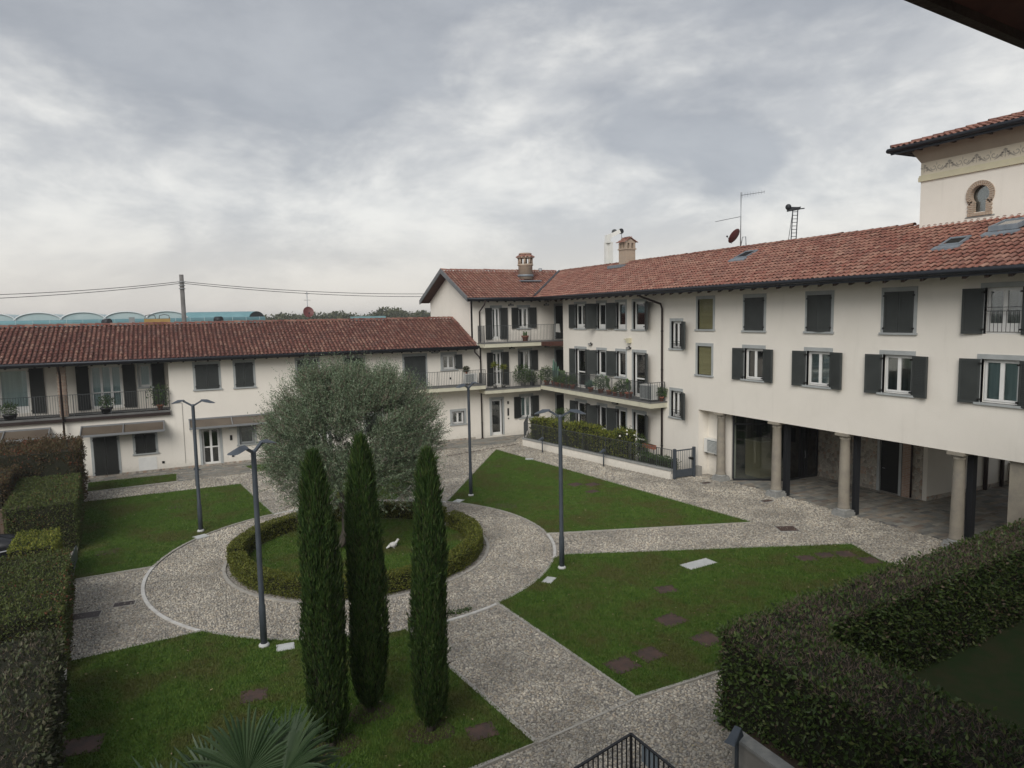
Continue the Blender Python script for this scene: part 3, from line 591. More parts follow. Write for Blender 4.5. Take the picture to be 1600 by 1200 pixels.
def tiles(name, E0, av, sv, Lw, Ls, root, m, pitch=.222, expo=.335, keep=None, seed=1, r=.074):
    """barrel tiles: E0 eave corner, av unit vector along the eave, sv unit vector up the slope"""
    rg = np.random.default_rng(seed); E0, av, sv = (np.array(q, float) for q in (E0, av, sv)); av /= np.linalg.norm(av); sv /= np.linalg.norm(sv); nv = np.cross(av, sv); nv *= np.sign(nv[2])
    nc, nr = int(Lw / pitch), int(math.ceil(Ls / expo)); V, F = [], []; seg = 5; th = np.linspace(0, PI, seg + 1)
    for j in range(nr):
        for i in range(nc):
            base = E0 + av * (i + .5) * pitch + sv * (j * expo - .04)
            if keep is not None and not keep(base + sv * .2): continue
            ln = expo + .07; dz = rg.normal(0, .006); dx = rg.normal(0, .006); sk = rg.normal(0, .012)
            ra, rb = r * rg.uniform(.94, 1.06), r * .8
            pa = [base + av * (dx + ra * math.cos(t)) + nv * (.045 + dz + ra * .85 * math.sin(t)) for t in th]
            pb = [base + sv * ln + av * (dx + sk + rb * math.cos(t)) + nv * (.005 + dz * .5 + rb * .85 * math.sin(t)) for t in th]
            pc = [q - nv * .018 for q in pa]
            o = len(V); V += pa + pb + pc
            for k in range(seg): F.append((o + k, o + k + 1, o + seg + 2 + k, o + seg + 1 + k)); F.append((o + 2 * seg + 2 + k, o + 2 * seg + 3 + k, o + k + 1, o + k))
    o = fast(name, V, F, m, root, kind='stuff'); return o
def cap_tiles(name, a, b, root, m, r=.12, step=.36, seed=3):
    a, b = np.array(a, float), np.array(b, float); d = b - a; Ln = np.linalg.norm(d); d /= Ln; s = nrm(np.cross(d, [0, 0, 1.0])); u = np.cross(s, d); V, F = [], []; rg = np.random.default_rng(seed)
    k = 0; n = int(Ln / step)
    for i in range(n):
        p = a + d * i * step + u * rg.normal(0, .006)
        for t in np.linspace(0, PI, 6): V.append(p + s * r * math.cos(t) + u * (r * .8 * math.sin(t) + .02))
        for t in np.linspace(0, PI, 6): V.append(p + d * (step + .05) + s * r * .86 * math.cos(t) + u * r * .72 * math.sin(t))
        for q in range(5): F.append((k + q, k + q + 1, k + 7 + q, k + 6 + q))
        k += 12
    return fast(name, V, F, m, root, kind='stuff')
def slab4(mb, p, th):      # p: 4 corner points (ccw seen from above), thickness down
    q = [(x, y, z - th) for x, y, z in p]; return mb.hexa(q + list(p))
BARS = {}
def railing(name, label, pts, z0, z1, group=None, sp=.11, r=.008, m=None, post=True, posts_at=None, cat='railing', solid_bars=True, zb=None):
    """a run of iron railing along pts (x, y)"""
    m = m or M['iron']; root = thing(name, label, cat, (pts[0][0], pts[0][1], z0), group)
    mb = MB(); lo = MB(); zb = .08 if zb is None else zb
    for a, b in zip(pts[:-1], pts[1:]):
        mb.bar((*a, z1 - .0125), (*b, z1 - .0125), .045, .022); lo.bar((*a, z0 + zb), (*b, z0 + zb), .03, .015)
    build(mb, 'top_rail', m, root); build(lo, 'bottom_rail', m, root)
    key = (name, z1 - z0, r)
    if key not in BARS:
        q = MB(); q.box(-r, -r, zb + .008, r, r, z1 - z0 - .024); me = bpy.data.meshes.new('bar'); me.from_pydata(q.v, [], q.f); me.materials.append(m)
        q = MB(); q.box(-.018, -.018, -.22, .018, .018, z1 - z0 - .001); mp_ = bpy.data.meshes.new('post'); mp_.from_pydata(q.v, [], q.f); mp_.materials.append(m); BARS[key] = (me, mp_)
    me, mp_ = BARS[key]
    for a, b in zip(pts[:-1], pts[1:]):
        a, b = Vector(a), Vector(b); Ln = (b - a).length; n = max(1, round(Ln / sp))
        for i in range(n + 1):
            p = a + (b - a) * i / n; ispost = post and (i % 15 == 0 or i == n)
            o = bpy.data.objects.new('post' if ispost else 'bar', mp_ if ispost else me); COL.objects.link(o); o.parent = root
            o.location = (p.x - pts[0][0], p.y - pts[0][1], 0); o.rotation_euler.z = math.atan2(b.y - a.y, b.x - a.x)
    return root
def downpipe(root, pts, r=.05, m=None):
    mb = MB(); mb.tube(pts, r, 8); o = build(mb, 'downpipe', m or M['pipe'], root); c = MB()
    x, y, z = pts[-1]; zt = pts[-2][2]; zz = z + 1
    while zz < zt - .3: c.lathe([(r + .012, 0), (r + .012, .05)], 8, (x, y, zz)); zz += 2.0
    if c.v: build(c, 'pipe_clamp', M['black'], o)
def sconce(fac, root, u, v, w=.34):
    mb = MB(); fac.box(mb, u - w / 2, u + w / 2, 0, .12, v, v + .10); fac.box(mb, u - .04, u + .04, 0, .05, v + .10, v + .16); o = build(mb, 'wall_light', M['black'], root)
    l = MB(); fac.box(l, u - w / 2 + .03, u + w / 2 - .03, .121, .125, v + .02, v + .08); build(l, 'lens', M['lens'], o)

FL = Fac('L', YL); FR = Fac('R', XR)
# ------------------------------------------------------------------ left house row
LB = thing('row_house', 'long two storey cream house on the left under one low terracotta roof', 'house', (4, YL, 0))
holesL = [(-9, -.15, 3.3, 5.93)]
winsL = []
def LW(u0, u1, v0, v1, **k): holesL.append((u0, u1, v0, v1)); winsL.append((u0, u1, v0, v1, k))
LW(-3.86, -2.78, .10, 2.10, door=True, closed=True, smat=M['shutter_dark'], label='dark louvred double door under the bronze canopy', leaves=2)
LW(-1.94, -1.0, 1.06, 2.10, closed=True, smat=M['shutter_dark'])
LW(1.28, 2.20, .10, 2.12, door=True, mid=.92, glass='glass', behind='inside', label='white four pane glass door', frame='white', name='front_door')
LW(3.22, 4.02, 1.06, 2.14, leaves=1, behind='curtain_dark', frame='stone_trim')
LW(1.16, 2.32, 4.30, 5.66, closed=True); LW(3.20, 4.12, 4.29, 5.67, closed=True)
LW(6.54, 7.70, 4.30, 5.66, closed=True); LW(9.3, 10.4, 4.3, 5.66, closed=True)
LW(12.95, 14.32, 3.55, 5.6, door=True, closed=True)
LW(15.45, 16.32, 4.66, 5.60, hi=None, lo=None, behind='inside')
LW(16.02, 16.84, 1.10, 1.92, behind='curtain_dark', jamb=.15, lintel=.15)
LW(7.2, 8.2, .1, 2.12, door=True, behind='inside', name='front_door'); LW(10.4, 11.4, 1.06, 2.1, closed=True)
wall(FL, LB, 'wall', -14, 17.6, 0, 6.35, holesL, M['plaster'])
for a, b, c, d, k in winsL: window(FL, LB, a, b, c, d, **k)
shutter(FL, LB, 16.34, -.44, 172, 4.66, 5.58, M['shutter'], n0=.03)
# balcony recess
FB = Fac('L', YL + 1.45)
hB = [(-9.2, -6.62, 3.45, 5.75), (-3.92, -2.42, 3.42, 5.76), (-1.62, -1.0, 4.48, 5.72)]
wall(FB, LB, 'recess_wall', -10, -.15, 3.3, 6.0, hB, M['plaster2'])
window(FB, LB, -9.2, -7.95, 3.45, 5.75, leaves=1, behind='curtain_dark', name='sliding_door', surround=False, bottom=.3)
window(FB, LB, -7.94, -6.62, 3.45, 5.75, leaves=1, behind='curtain', name='sliding_door', surround=False, bottom=.3)
window(FB, LB, *hB[1], leaves=3, mid=.82, behind='curtain', name='french_door', surround=False, bottom=.1)
window(FB, LB, *hB[2], leaves=1, behind='curtain', surround=True, jamb=.06)
for uh, uw in ((-6.58, -.62), (-3.96, .58), (-2.38, -.60)): shutter(FB, LB, uh, uw, 176, 3.42, 5.76, M['shutter_dark'], n0=.03)
shutter(FB, LB, -.98, -.62, 176, 3.42, 5.76, M['shutter_dark'], n0=.03)
g = MB(); g.box(-.15, YL + .30, 3.3, .15, YL + 1.45, 6.0); build(g, 'recess_side_wall', M['plaster2'], LB)
g = MB(); g.box(-10, YL + .0, 5.94, -.15, YL + 1.45, 6.06); build(g, 'recess_ceiling', M['rafter'], LB)
g = MB(); g.box(-10, YL - .16, 3.05, -.18, YL + 1.45, 3.30); build(g, 'balcony_slab', M['balcony_floor'], LB)
g = MB(); g.box(-10, YL - .19, 3.04, -.165, YL - .165, 3.20); build(g, 'slab_fascia', M['pipe'], LB)
for px in (-5.03,):
    for k in range(36):
        g = MB(); j = random.uniform(-.012, .012); j2 = random.uniform(-.008, .012); g.box(px - .19 + j, YL + .02 + j2, 3.301 + k * .0735, px + .19 + j, YL + .36, 3.365 + k * .0735)
        build(g, 'brick', M['brick'] if k % 4 else M['brick_pale'], LB)
downpipe(LB, [(-5.05, YL - .72, 5.90), (-5.05, YL - .55, 5.72), (-5.05, YL - .25, 5.45), (-5.05, YL - .25, .05)])
def canopy(u0, u1, z, parent):
    c = MB(); d = .92
    slab4(c, [(u0 + .04, YL - d, z), (u1 - .04, YL - d, z), (u1 - .04, YL - .02, z + .34), (u0 + .04, YL - .02, z + .34)], .02)
    o = build(c, 'canopy', M['canopy'], parent); f = MB()
    f.box(u0, YL - d - .04, z - .06, u1, YL - d, z + .05); f.box(u0, YL - .03, z + .30, u1, YL - .001, z + .42)
    n = max(2, round((u1 - u0) / 1.9))
    for i in range(n + 1):
        x = u0 + .03 + (u1 - u0 - .06) * i / n; f.bar((x, YL - d, z + .02), (x, YL - .03, z + .37), .045, .07); f.bar((x, YL - d + .1, z - .02), (x, YL - .02, z - .18), .03, .03)
    build(f, 'canopy_frame', M['canopyframe'], o)
canopy(-4.35, -.5, 2.34, LB); canopy(-9.5, -5.65, 2.40, LB); canopy(.68, 5.0, 2.30, LB)
for u, v, h in ((2.78, 1.35, .28), (-.68, .42, .12), (2.83, .40, .13)):
    g = MB(); FL.box(g, u - .06, u + .06, 0, .03, v, v + h); build(g, 'wall_socket', M['black'], LB)
g = MB(); FL.box(g, -1.85, -.98, 0, .012, .12, .84); build(g, 'white_patch', M['white'], LB)
g = MB(); FL.box(g, 2.68, 3.05, 0, .10, 1.92, 2.02); build(g, 'letter_box', M['ac'], LB)
g = MB(); FL.box(g, -.08, .42, 0, .02, 3.62, 3.64); FL.box(g, .40, .42, 0, .02, 0.3, 3.62); build(g, 'cable', M['concrete'], LB)
g = MB(); FL.box(g, -9, 17.6, 0, .022, 0.0, .13); build(g, 'plinth', M['rubble'], LB)
# roof: front slope
e = np.array; sl_ = .425
g = MB(); slab4(g, [(-14, 40.9, 6.08), (17.58, 40.9, 6.08), (17.58, 45.2, 7.87), (-14, 45.2, 7.87)], .08); slab4(g, [(-14, 45.2, 7.87), (17.58, 45.2, 7.87), (17.58, 49.5, 6.08), (-14, 49.5, 6.08)], .08)
RL = build(g, 'roof', M['tilebase'], LB)
tiles('roof_tiles', (-11.5, 40.86, 6.085), (1, 0, 0), (0, 4.34, 1.79), 29.1, 4.62, RL, M['tile_old'], seed=5)
cap_tiles('ridge_tiles', (-13, 45.2, 7.885), (17.6, 45.2, 7.885), RL, M['tile_old'], r=.15); cap_tiles('verge_tiles', (17.52, 40.95, 6.17), (17.52, 45.2, 7.95), RL, M['tile_old'], r=.1)
g = MB(); g.tube([(-14, 40.84, 6.04), (17.66, 40.84, 6.04)], .085, 10); g.box(-14, 40.90, 5.90, 17.6, 40.94, 6.06); build(g, 'gutter', M['gutter'], LB)
g = MB(); slab4(g, [(-14, 40.93, 6.0), (17.58, 40.93, 6.0), (17.58, 41.75, 6.33), (-14, 41.75, 6.33)], .03); build(g, 'eaves_boards', M['boards'], LB)
me0 = None
for i in range(50):
    x = -12 + i * .6
    if x > 17.4: break
    if me0 is None:
        g = MB(); g.hexa([(-.045, 0, -.14), (.045, 0, -.14), (.045, .82, .18), (-.045, .82, .18), (-.045, 0, -.03), (.045, 0, -.03), (.045, .82, .30), (-.045, .82, .30)]); me0 = bpy.data.meshes.new('rafter'); me0.from_pydata(g.v, [], g.f); me0.materials.append(M['rafter'])
    o = bpy.data.objects.new('rafter', me0); COL.objects.link(o); o.parent = LB; o.location = (x - 4, 40.95 - YL, 5.99)
downpipe(LB, [(17.35, 40.86, 5.98), (17.4, 41.0, 5.72), (17.95, 41.52, 5.35), (17.99, 41.58, 5.25)], .045)
# balcony on the right part
g = MB(); g.box(11.4, YL - 1.08, 3.36, 17.95, YL - .001, 3.60); b2 = build(g, 'balcony_slab', M['balcony'], LB); g = MB(); g.box(11.42, YL - 1.10, 3.601, 17.97, YL - .001, 3.66); build(g, 'balcony_floor', M['balcony_floor'], LB)
g = MB(); g.box(14.55, YL - .75, 3.66, 14.95, YL - .25, 3.67); sconce(FL, LB, 14.95, 5.72, .42)
g = MB(); FL.box(g, 15.9, 16.02, 0, .03, 4.02, 4.14); build(g, 'wall_socket', M['black'], LB)

# ------------------------------------------------------------------ corner block (three storeys, gable to the left)
TB = thing('corner_house', 'three storey cream corner house with grey barge boards on its gable', 'house', (20, YL, 0))
holesT = []; winsT = []
def TW(u0, u1, v0, v1, **k): holesT.append((u0, u1, v0, v1)); winsT.append((u0, u1, v0, v1, k))
TW(18.78, 19.58, .12, 2.50, leaves=1, door=True, behind='inside', name='front_door', label='white framed entrance door with one tall dark pane', jamb=.13, bottom=.12)
TW(20.96, 21.78, 1.14, 2.58, behind='curtain', lo=(172, .52), hi=(172, .5), smat=M['shutter_dark'])
TW(18.98, 19.62, 3.42, 5.62, door=True, mid=.9, behind='curtain_dark', lo=(174, .44), hi=(172, .46), smat=M['shutter_dark'], leaves=2)
TW(20.92, 21.76, 4.32, 5.66, behind='inside', lo=(120, .5), hi=(172, .5), smat=M['shutter_dark'])
TW(18.96, 19.56, 6.46, 8.52, door=True, behind='curtain_dark', lo=(174, .46), hi=(172, .5), smat=M['shutter_dark'], bottom=.12)
TW(20.90, 21.66, 7.15, 8.52, behind='inside', lo=(172, .52), hi=(172, .54), smat=M['shutter_dark'])
holesT += [(23.72, 24.45, 3.42, 5.6), (23.72, 24.45, 6.35, 8.6), (23.72, 24.45, .1, 2.5)]
wall(FL, TB, 'wall', 17.6, 26.6, 0, 9.38, holesT, M['plaster'])
for a, b, c, d, k in winsT: window(FL, TB, a, b, c, d, **k)
for z0, z1 in ((3.42, 5.6), (6.35, 8.6), (.1, 2.5)): window(FL, TB, 23.72, 24.45, z0, z1, door=True, closed=True, smat=M['shutter_dark'])
g = MB(); # gable wall facing left
g.add([(17.6, YL + .0, 0), (17.6, 49.7, 0), (17.6, 49.7, 9.2), (17.6, 45.45, 11.0), (17.6, YL, 9.35), (17.85, YL + .0, 0), (17.85, 49.7, 0), (17.85, 49.7, 9.2), (17.85, 45.45, 11.0), (17.85, YL, 9.35)],
    [(0, 1, 2, 3, 4), (5, 9, 8, 7, 6), (1, 6, 7, 2)]); build(g, 'gable_wall', M['plaster'], TB)
YE, ZE, YK, ZK = 40.9, 9.12, 45.45, 11.12; XE, XK = 21.7, 26.25
g = MB(); g.add([(16.9, YE, ZE), (XE, YE, ZE), (XK, YK, ZK), (16.9, YK, ZK)], [(0, 1, 2, 3)]); g.add([(16.9, YE, ZE - .07), (XE, YE, ZE - .07), (XK, YK, ZK - .07), (16.9, YK, ZK - .07)], [(3, 2, 1, 0)])
slab4(g, [(16.9, YK, ZK), (31, YK, ZK), (31, 50, ZE), (16.9, 50, ZE)], .07); RT = build(g, 'roof', M['tilebase'], TB)
tiles('roof_tiles', (16.92, YE - .03, ZE), (1, 0, 0), (0, YK - YE, ZK - ZE), 9.4, 4.98, RT, M['tile'], seed=8, keep=lambda p: (p[1] - YE) > (p[0] - XE) - .05)
cap_tiles('ridge_tiles', (16.9, YK, ZK + .05), (XK, YK, ZK + .05), RT, M['tile'])
g = MB()
for y1, z1 in ((YE - .05, ZE - .02), (50.05, ZE - .02)):
    g.hexa([(16.86, y1, z1 - .16), (16.93, y1, z1 - .16), (16.93, YK, ZK - .16), (16.86, YK, ZK - .16), (16.86, y1, z1 + .14), (16.93, y1, z1 + .14), (16.93, YK, ZK + .14), (16.86, YK, ZK + .14)])
build(g, 'barge_board', M['barge'], TB)
g = MB()
for y1, z1 in ((YE + .05, ZE - .08), (49.95, ZE - .08)): slab4(g, [(16.94, min(y1, YK), z1 if y1 < YK else ZK - .08), (17.6, min(y1, YK), z1 if y1 < YK else ZK - .08), (17.6, max(y1, YK), ZK - .08 if y1 < YK else z1), (16.94, max(y1, YK), ZK - .08 if y1 < YK else z1)], .03)
build(g, 'verge_boards', M['boards'], TB)
g = MB(); g.tube([(16.9, YE - .07, ZE - .04), (XE + .05, YE - .07, ZE - .04)], .085, 10); g.box(16.94, YE, ZE - .2, XE, YE + .04, ZE - .05); build(g, 'gutter', M['gutter'], TB)
g = MB(); slab4(g, [(16.94, YE + .04, ZE - .1), (24.0, YE + .04, ZE - .1), (24.0, YL + .05, ZE + .25), (16.94, YL + .05, ZE + .25)], .03); build(g, 'eaves_boards', M['boards'], TB)
for i in range(10):
    o = bpy.data.objects.new('rafter', me0); COL.objects.link(o); o.parent = TB; o.location = (17.8 + i * .62 - 20, YE + .05 - YL, ZE - .13)
downpipe(TB, [(18.15, YE - .05, ZE - .1), (18.13, YE + .05, ZE - .4), (18.05, YL - .1, ZE - .85), (18.05, YL - .09, .05)], .05)
g = MB(); g.lathe([(.11, 0), (.11, .02)], 10, (18.05, YL - .12, .02)); build(g, 'drain_cover', M['rust'], TB)
for u, v in ((20.33, 8.62), (23.0, 8.62), (20.35, 5.78), (23.0, 5.8)): sconce(FL, TB, u, v)
g = MB(); FL.box(g, 19.95, 20.06, 0, .03, 1.35, 1.85); FL.box(g, 19.95, 20.05, 0, .05, 2.15, 2.32); FL.box(g, 19.98, 20.06, 0, .03, 1.12, 1.2); build(g, 'intercom', M['black'], TB)
for z0, z1, zf, xe in ((5.98, 6.22, 6.30, 23.9), (3.02, 3.24, 3.30, 21.95)):
    g = MB(); g.box(17.95, YL - 1.0, z0, xe, YL - .001, z1); build(g, 'balcony_slab', M['balcony'], TB); g = MB(); g.box(17.93, YL - 1.02, z1, xe + .02, YL - .001, zf); build(g, 'balcony_floor', M['balcony_floor'], TB)
# ------------------------------------------------------------------ right wing
RB = thing('courtyard_wing', 'long three storey cream wing on the right standing on stone columns', 'house', (XR, 24, 0))
holesR = [(-4, 26.45, 0, 3.26)]; winsR = []
def RW(u0, u1, v0, v1, **k): holesR.append((u0, u1, v0, v1)); winsR.append((u0, u1, v0, v1, k))
j = .12
# four narrow windows per floor beside the corner
for (v0, v1, floor_) in ((7.12, 8.62, 2), (4.40, 5.85, 1), (1.05, 2.52, 0)):
    dr = floor_ < 2; zb = {2: 7.12, 1: 3.42, 0: .06}[floor_]; beh = ('curtain_dark', 'curtain_dark', 'curtain')[2 - floor_]
    RW(36.72, 37.90, zb if dr else v0, v1, door=dr, leaves=1 if dr else 2, behind=beh if floor_ != 1 else 'curtain', lo=(170, .52), hi=(172, .60), bottom=.2 if not dr else .1, mid=.95 if dr else None)
    RW(34.50, 35.38, v0, v1, leaves=1, behind=beh, hi=(112, .62), bottom=.2 if floor_ == 2 else 0)
    RW(32.50, 33.38, v0, v1, leaves=1, behind=beh, hi=(170, .82), bottom=.2 if floor_ == 2 else 0)
    RW(30.70, 31.78, zb if dr else v0, v1, door=dr, leaves=1, behind=beh, lo=(150, .80), bottom=.2 if not dr else .1, mid=.95 if dr else None)
RW(27.72, 28.52, 6.18, 7.55, leaves=2, behind='inside', lo=(150, .82)); RW(27.72, 28.52, 2.68, 4.02, leaves=2, behind='inside', lo=(150, .82))
RW(25.48, 26.54, 7.17, 8.60, blind=True, leaves=1, frame='shutter'); RW(25.56, 26.54, 4.98, 6.36, blind=True, leaves=1, frame='shutter')
for k, yc in enumerate((22.9, 19.5, 16.15, 12.74, 9.36, 5.98)):
    top = dict(closed=True) if k not in (3,) else dict(door=True, behind='curtain_dark', lo=(172, .62), hi=(172, .62), bottom=.28)
    if k == 1: top['gap'] = 14
    RW(yc - .55, yc + .55, 7.14, 8.58, **top)
    RW(yc - .56, yc + .56, 4.98, 6.36, behind=('curtain', 'curtain', 'curtain_dark', 'curtain', 'curtain', 'curtain')[k], lo=(168, .62), hi=(172, .62), drop=.05, leaves=2)
wall(FR, RB, 'wall', -3, 39.45, 0, 9.62, holesR, M['plaster'], th=.45)
for a, b, c, d, k in winsR: window(FR, RB, a, b, c, d, **k)
# small guard rail in front of the tall window, safety bars in stair windows
def guard(u0, u1, v0, v1, n=9):
    gb = MB(); FR.box(gb, u0, u1, .015, .03, v1 - .02, v1); FR.box(gb, u0, u1, .015, .03, v1 - .14, v1 - .12); FR.box(gb, u0, u1, .015, .03, v0, v0 + .015)
    for i in range(n): u = u0 + (u1 - u0) * (i + .5) / n; FR.box(gb, u - .006, u + .006, .016, .028, v0 + .01, v1 - .13)
    build(gb, 'guard_rail', M['iron_dark'], RB)
guard(12.2, 13.28, 7.2, 7.98)
guard(27.74, 28.5, 6.2, 6.55, 7); guard(27.74, 28.5, 2.7, 3.05, 7)
g = MB(); g.box(XR + .45, 39.15, 0, 27, 39.45, 9.6); build(g, 'end_wall', M['plaster2'], RB)
g = MB(); g.box(25.4, 39.46, 0, 25.5, YL, 9.2); build(g, 'passage_wall', M['plaster2'], RB)
for z in (3.0, 5.98): g = MB(); g.box(22.05, 39.5, z, 25.4, YL - .001, z + .26); build(g, 'passage_floor', M['boards'] if z > 4 else M['balcony_floor'], RB)
# balcony on this wing
g = MB(); g.box(21.95, 28.85, 3.10, XR - .001, YL - 1.03, 3.36); build(g, 'balcony_slab', M['balcony'], RB); g = MB(); g.box(21.93, 28.83, 3.361, XR - .001, YL - 1.03, 3.42); build(g, 'balcony_floor', M['balcony_floor'], RB)
sconce(FR, RB, 36.1, 6.12); sconce(FR, RB, 32.15, 6.02); sconce(FR, RB, 33.5, 2.78, .5)
g = MB(); FR.box(g, 31.95, 32.2, 0, .2, 6.35, 6.62); FR.box(g, 32.2, 32.5, .1, .14, 6.52, 6.58); build(g, 'floodlight', M['cornice'], RB)
downpipe(RB, [(21.72, 29.75, 9.02), (21.85, 29.6, 8.85), (22.85, 29.22, 8.45), (22.92, 29.18, 8.2), (22.92, 29.18, .02)], .055)
# roof
yl0 = -3
g = MB(); g.add([(XE, yl0, ZE), (XE, YE, ZE), (XK, YK, ZK), (XK, yl0, ZK)], [(3, 2, 1, 0)]); g.add([(XE, yl0, ZE - .07), (XE, YE, ZE - .07), (XK, YK, ZK - .07), (XK, yl0, ZK - .07)], [(0, 1, 2, 3)])
slab4(g, [(XK, yl0, ZK), (31, yl0, ZE), (31, YK, ZE), (XK, YK, ZK)], .07); RR = build(g, 'roof', M['tilebase'], RB)
tiles('roof_tiles', (XE - .03, 3.0, ZE), (0, 1, 0), (XK - XE, 0, ZK - ZE), 42.6, 4.98, RR, M['tile'], seed=12, keep=lambda p: (p[1] - YE) < (p[0] - XE) + .05)
cap_tiles('ridge_tiles', (XK, 17.9, ZK + .05), (XK, YK, ZK + .05), RR, M['tile'])
g = MB(); g.bar((XE - .02, YE - .02, ZE + .13), (XK, YK, ZK + .13), .16, .05); build(g, 'valley_flashing', M['gutter'], RR)
g = MB(); g.tube([(XE - .07, yl0, ZE - .04), (XE - .07, YE - .05, ZE - .04)], .09, 10); g.box(XE, yl0, ZE - .20, XE + .04, YE, ZE - .05); build(g, 'gutter', M['gutter'], RB)
g = MB(); slab4(g, [(XE + .04, yl0, ZE - .1), (XR + .05, yl0, ZE + .46), (XR + .05, YE, ZE + .46), (XE + .04, YE, ZE - .1)], .03); build(g, 'eaves_boards', M['boards'], RB)
g = MB(); g.hexa([(0, -.06, -.17), (1.3, -.06, .38), (1.3, .06, .38), (0, .06, -.17), (0, -.06, -.04), (1.3, -.06, .52), (1.3, .06, .52), (0, .06, -.04)]); me1 = bpy.data.meshes.new('rafter'); me1.from_pydata(g.v, [], g.f); me1.materials.append(M['rafter'])
for i in range(58):
    o = bpy.data.objects.new('rafter', me1); COL.objects.link(o); o.parent = RB; o.location = (XE + .06 - XR, 2.0 + i * .66 - 24, ZE - .11)
# skylights and snow guard pieces
def roof_pt(y, t, h=0): return (XE + t, y, ZE + t * (ZK - ZE) / (XK - XE) + h)
def skylight(y0, y1, t0, t1, lift=.0, h=.10):
    f = MB(); w = .07
    def q(ya, yb, ta, tb, h0, h1, l=0):
        k = lambda t: l * (1 - (t - t0) / (t1 - t0)) if l else 0
        f.hexa([roof_pt(ya, ta, h0 + k(ta)), roof_pt(ya, tb, h0 + k(tb)), roof_pt(yb, tb, h0 + k(tb)), roof_pt(yb, ta, h0 + k(ta)), roof_pt(ya, ta, h1 + k(ta)), roof_pt(ya, tb, h1 + k(tb)), roof_pt(yb, tb, h1 + k(tb)), roof_pt(yb, ta, h1 + k(ta))])
    q(y0, y0 + w, t0, t1, .02, h + .12, lift); q(y1 - w, y1, t0, t1, .02, h + .12, lift); q(y0 + w, y1 - w, t0, t0 + w, .02, h + .12, lift); q(y0 + w, y1 - w, t1 - w, t1, .02, h + .12, lift)
    q(y0 - .1, y1 + .1, t0 - .25, t0 - .01, .06, .13)
    o = build(f, 'skylight', M['lead'], RB); f = MB(); q(y0 + w, y1 - w, t0 + w, t1 - w, h + .07, h + .09, lift); build(f, 'pane', M['glass'], o); f = MB(); q(y0 + w, y1 - w, t0 + w, t1 - w, .0, .13, 0); build(f, 'room_dark', M['inside'], o)
skylight(13.2, 14.1, 2.7, 3.6, .12, .06); skylight(14.5, 15.2, 1.85, 2.5, 0, .04); skylight(25.1, 25.9, 2.9, 3.7, 0, .04)
# tower
TO = thing('tower', 'square stair tower with painted scroll frieze and brick keyhole window', 'tower', (28.8, 15.2, 9))
TX, TY = 25.9, 17.48; FT = Fac('R', TX)
wallT = MB(); cy0, cz0, rr0 = 15.27, 11.92, .33
# wall with keyhole opening: polygonised front around the opening
ys0, ys1, zs0, zs1 = 12.2, TY, 10.4, 12.73
key = [(cy0 - .22, 11.32)] + [(cy0 + rr0 * math.cos(a), cz0 + rr0 * math.sin(a)) for a in np.linspace(math.radians(222), math.radians(-42), 18)][0:] + [(cy0 + .22, 11.32)]
out = [(ys0, zs0), (ys1, zs0), (ys1, zs1), (ys0, zs1)]
tri = tessellate_polygon([[Vector((y, z, 0)) for y, z in out], [Vector((y, z, 0)) for y, z in key]]); allp = out + key
wallT.add([(TX, y, z) for y, z in allp], [tuple(t) for t in tri])
nk = len(key); rvT = MB()
for i in range(nk):
    a, b = key[i], key[(i + 1) % nk]; rvT.add([(TX, *a), (TX, *b), (TX + .17, *b), (TX + .17, *a)], [(0, 1, 2, 3)])
wallT.box(TX + .36, ys0, zs0, TX + 5, ys1 - .001, 14.0); wallT.add([(TX, ys1, zs0), (TX + .37, ys1, zs0), (TX + .37, ys1, 14), (TX, ys1, 14)], [(0, 1, 2, 3)])
build(wallT, 'wall', M['plaster'], TO); build(rvT, 'reveal', M['brick_pale'], TO)
g = MB(); g.box(TX + .15, cy0 - .4, 11.2, TX + .17, cy0 + .4, 12.3); tw = build(g, 'window', M['glass'], TO, label='keyhole window pane'); g = MB(); g.box(TX + .21, cy0 - .4, 11.2, TX + .23, cy0 + .4, 12.3); build(g, 'room_dark', M['curtain_dark'], tw)
bk = MB()
def tb(y0, z0, y1, z1, y2, z2, y3, z3): bk.hexa([(TX - .05, y0, z0), (TX - .05, y1, z1), (TX - .05, y2, z2), (TX - .05, y3, z3), (TX + .12, y0, z0), (TX + .12, y1, z1), (TX + .12, y2, z2), (TX + .12, y3, z3)])
ang = np.linspace(math.radians(225), math.radians(-45), 27)
for a, b in zip(ang[:-1], ang[1:]):
    a2 = a + (b - a) * .10; b2_ = a + (b - a) * .90; r0, r1 = rr0 - .01, rr0 + .155
    tb(cy0 + r0 * math.cos(a2), cz0 + r0 * math.sin(a2), cy0 + r0 * math.cos(b2_), cz0 + r0 * math.sin(b2_), cy0 + r1 * math.cos(b2_), cz0 + r1 * math.sin(b2_), cy0 + r1 * math.cos(a2), cz0 + r1 * math.sin(a2))
for s in (-1, 1):
    for k in range(6):
        z = 11.31 + k * .068
        if z < 11.66: tb(cy0 + s * .21, z, cy0 + s * (.42 if k % 2 else .39), z, cy0 + s * (.42 if k % 2 else .39), z + .058, cy0 + s * .21, z + .058)
for k in range(8): y = cy0 - .42 + k * .105; tb(y, 11.19, y + .097, 11.19, y + .097, 11.30, y, 11.30)
build(bk, 'brick_surround', M['brick_pale'], tw, kind='stuff')
g = MB(); g.box(TX - .02, cy0 - .50, 11.14, TX + .05, cy0 + .50, 11.185); build(g, 'sill', M['colbase'], tw)
g = MB(); g.box(TX - .07, ys0, 12.73, TX + .3, TY + .07, 12.89); g.box(TX - .05, ys0, 12.89, TX + .3, TY + .05, 12.95); build(g, 'cornice', M['cornice'], TO)
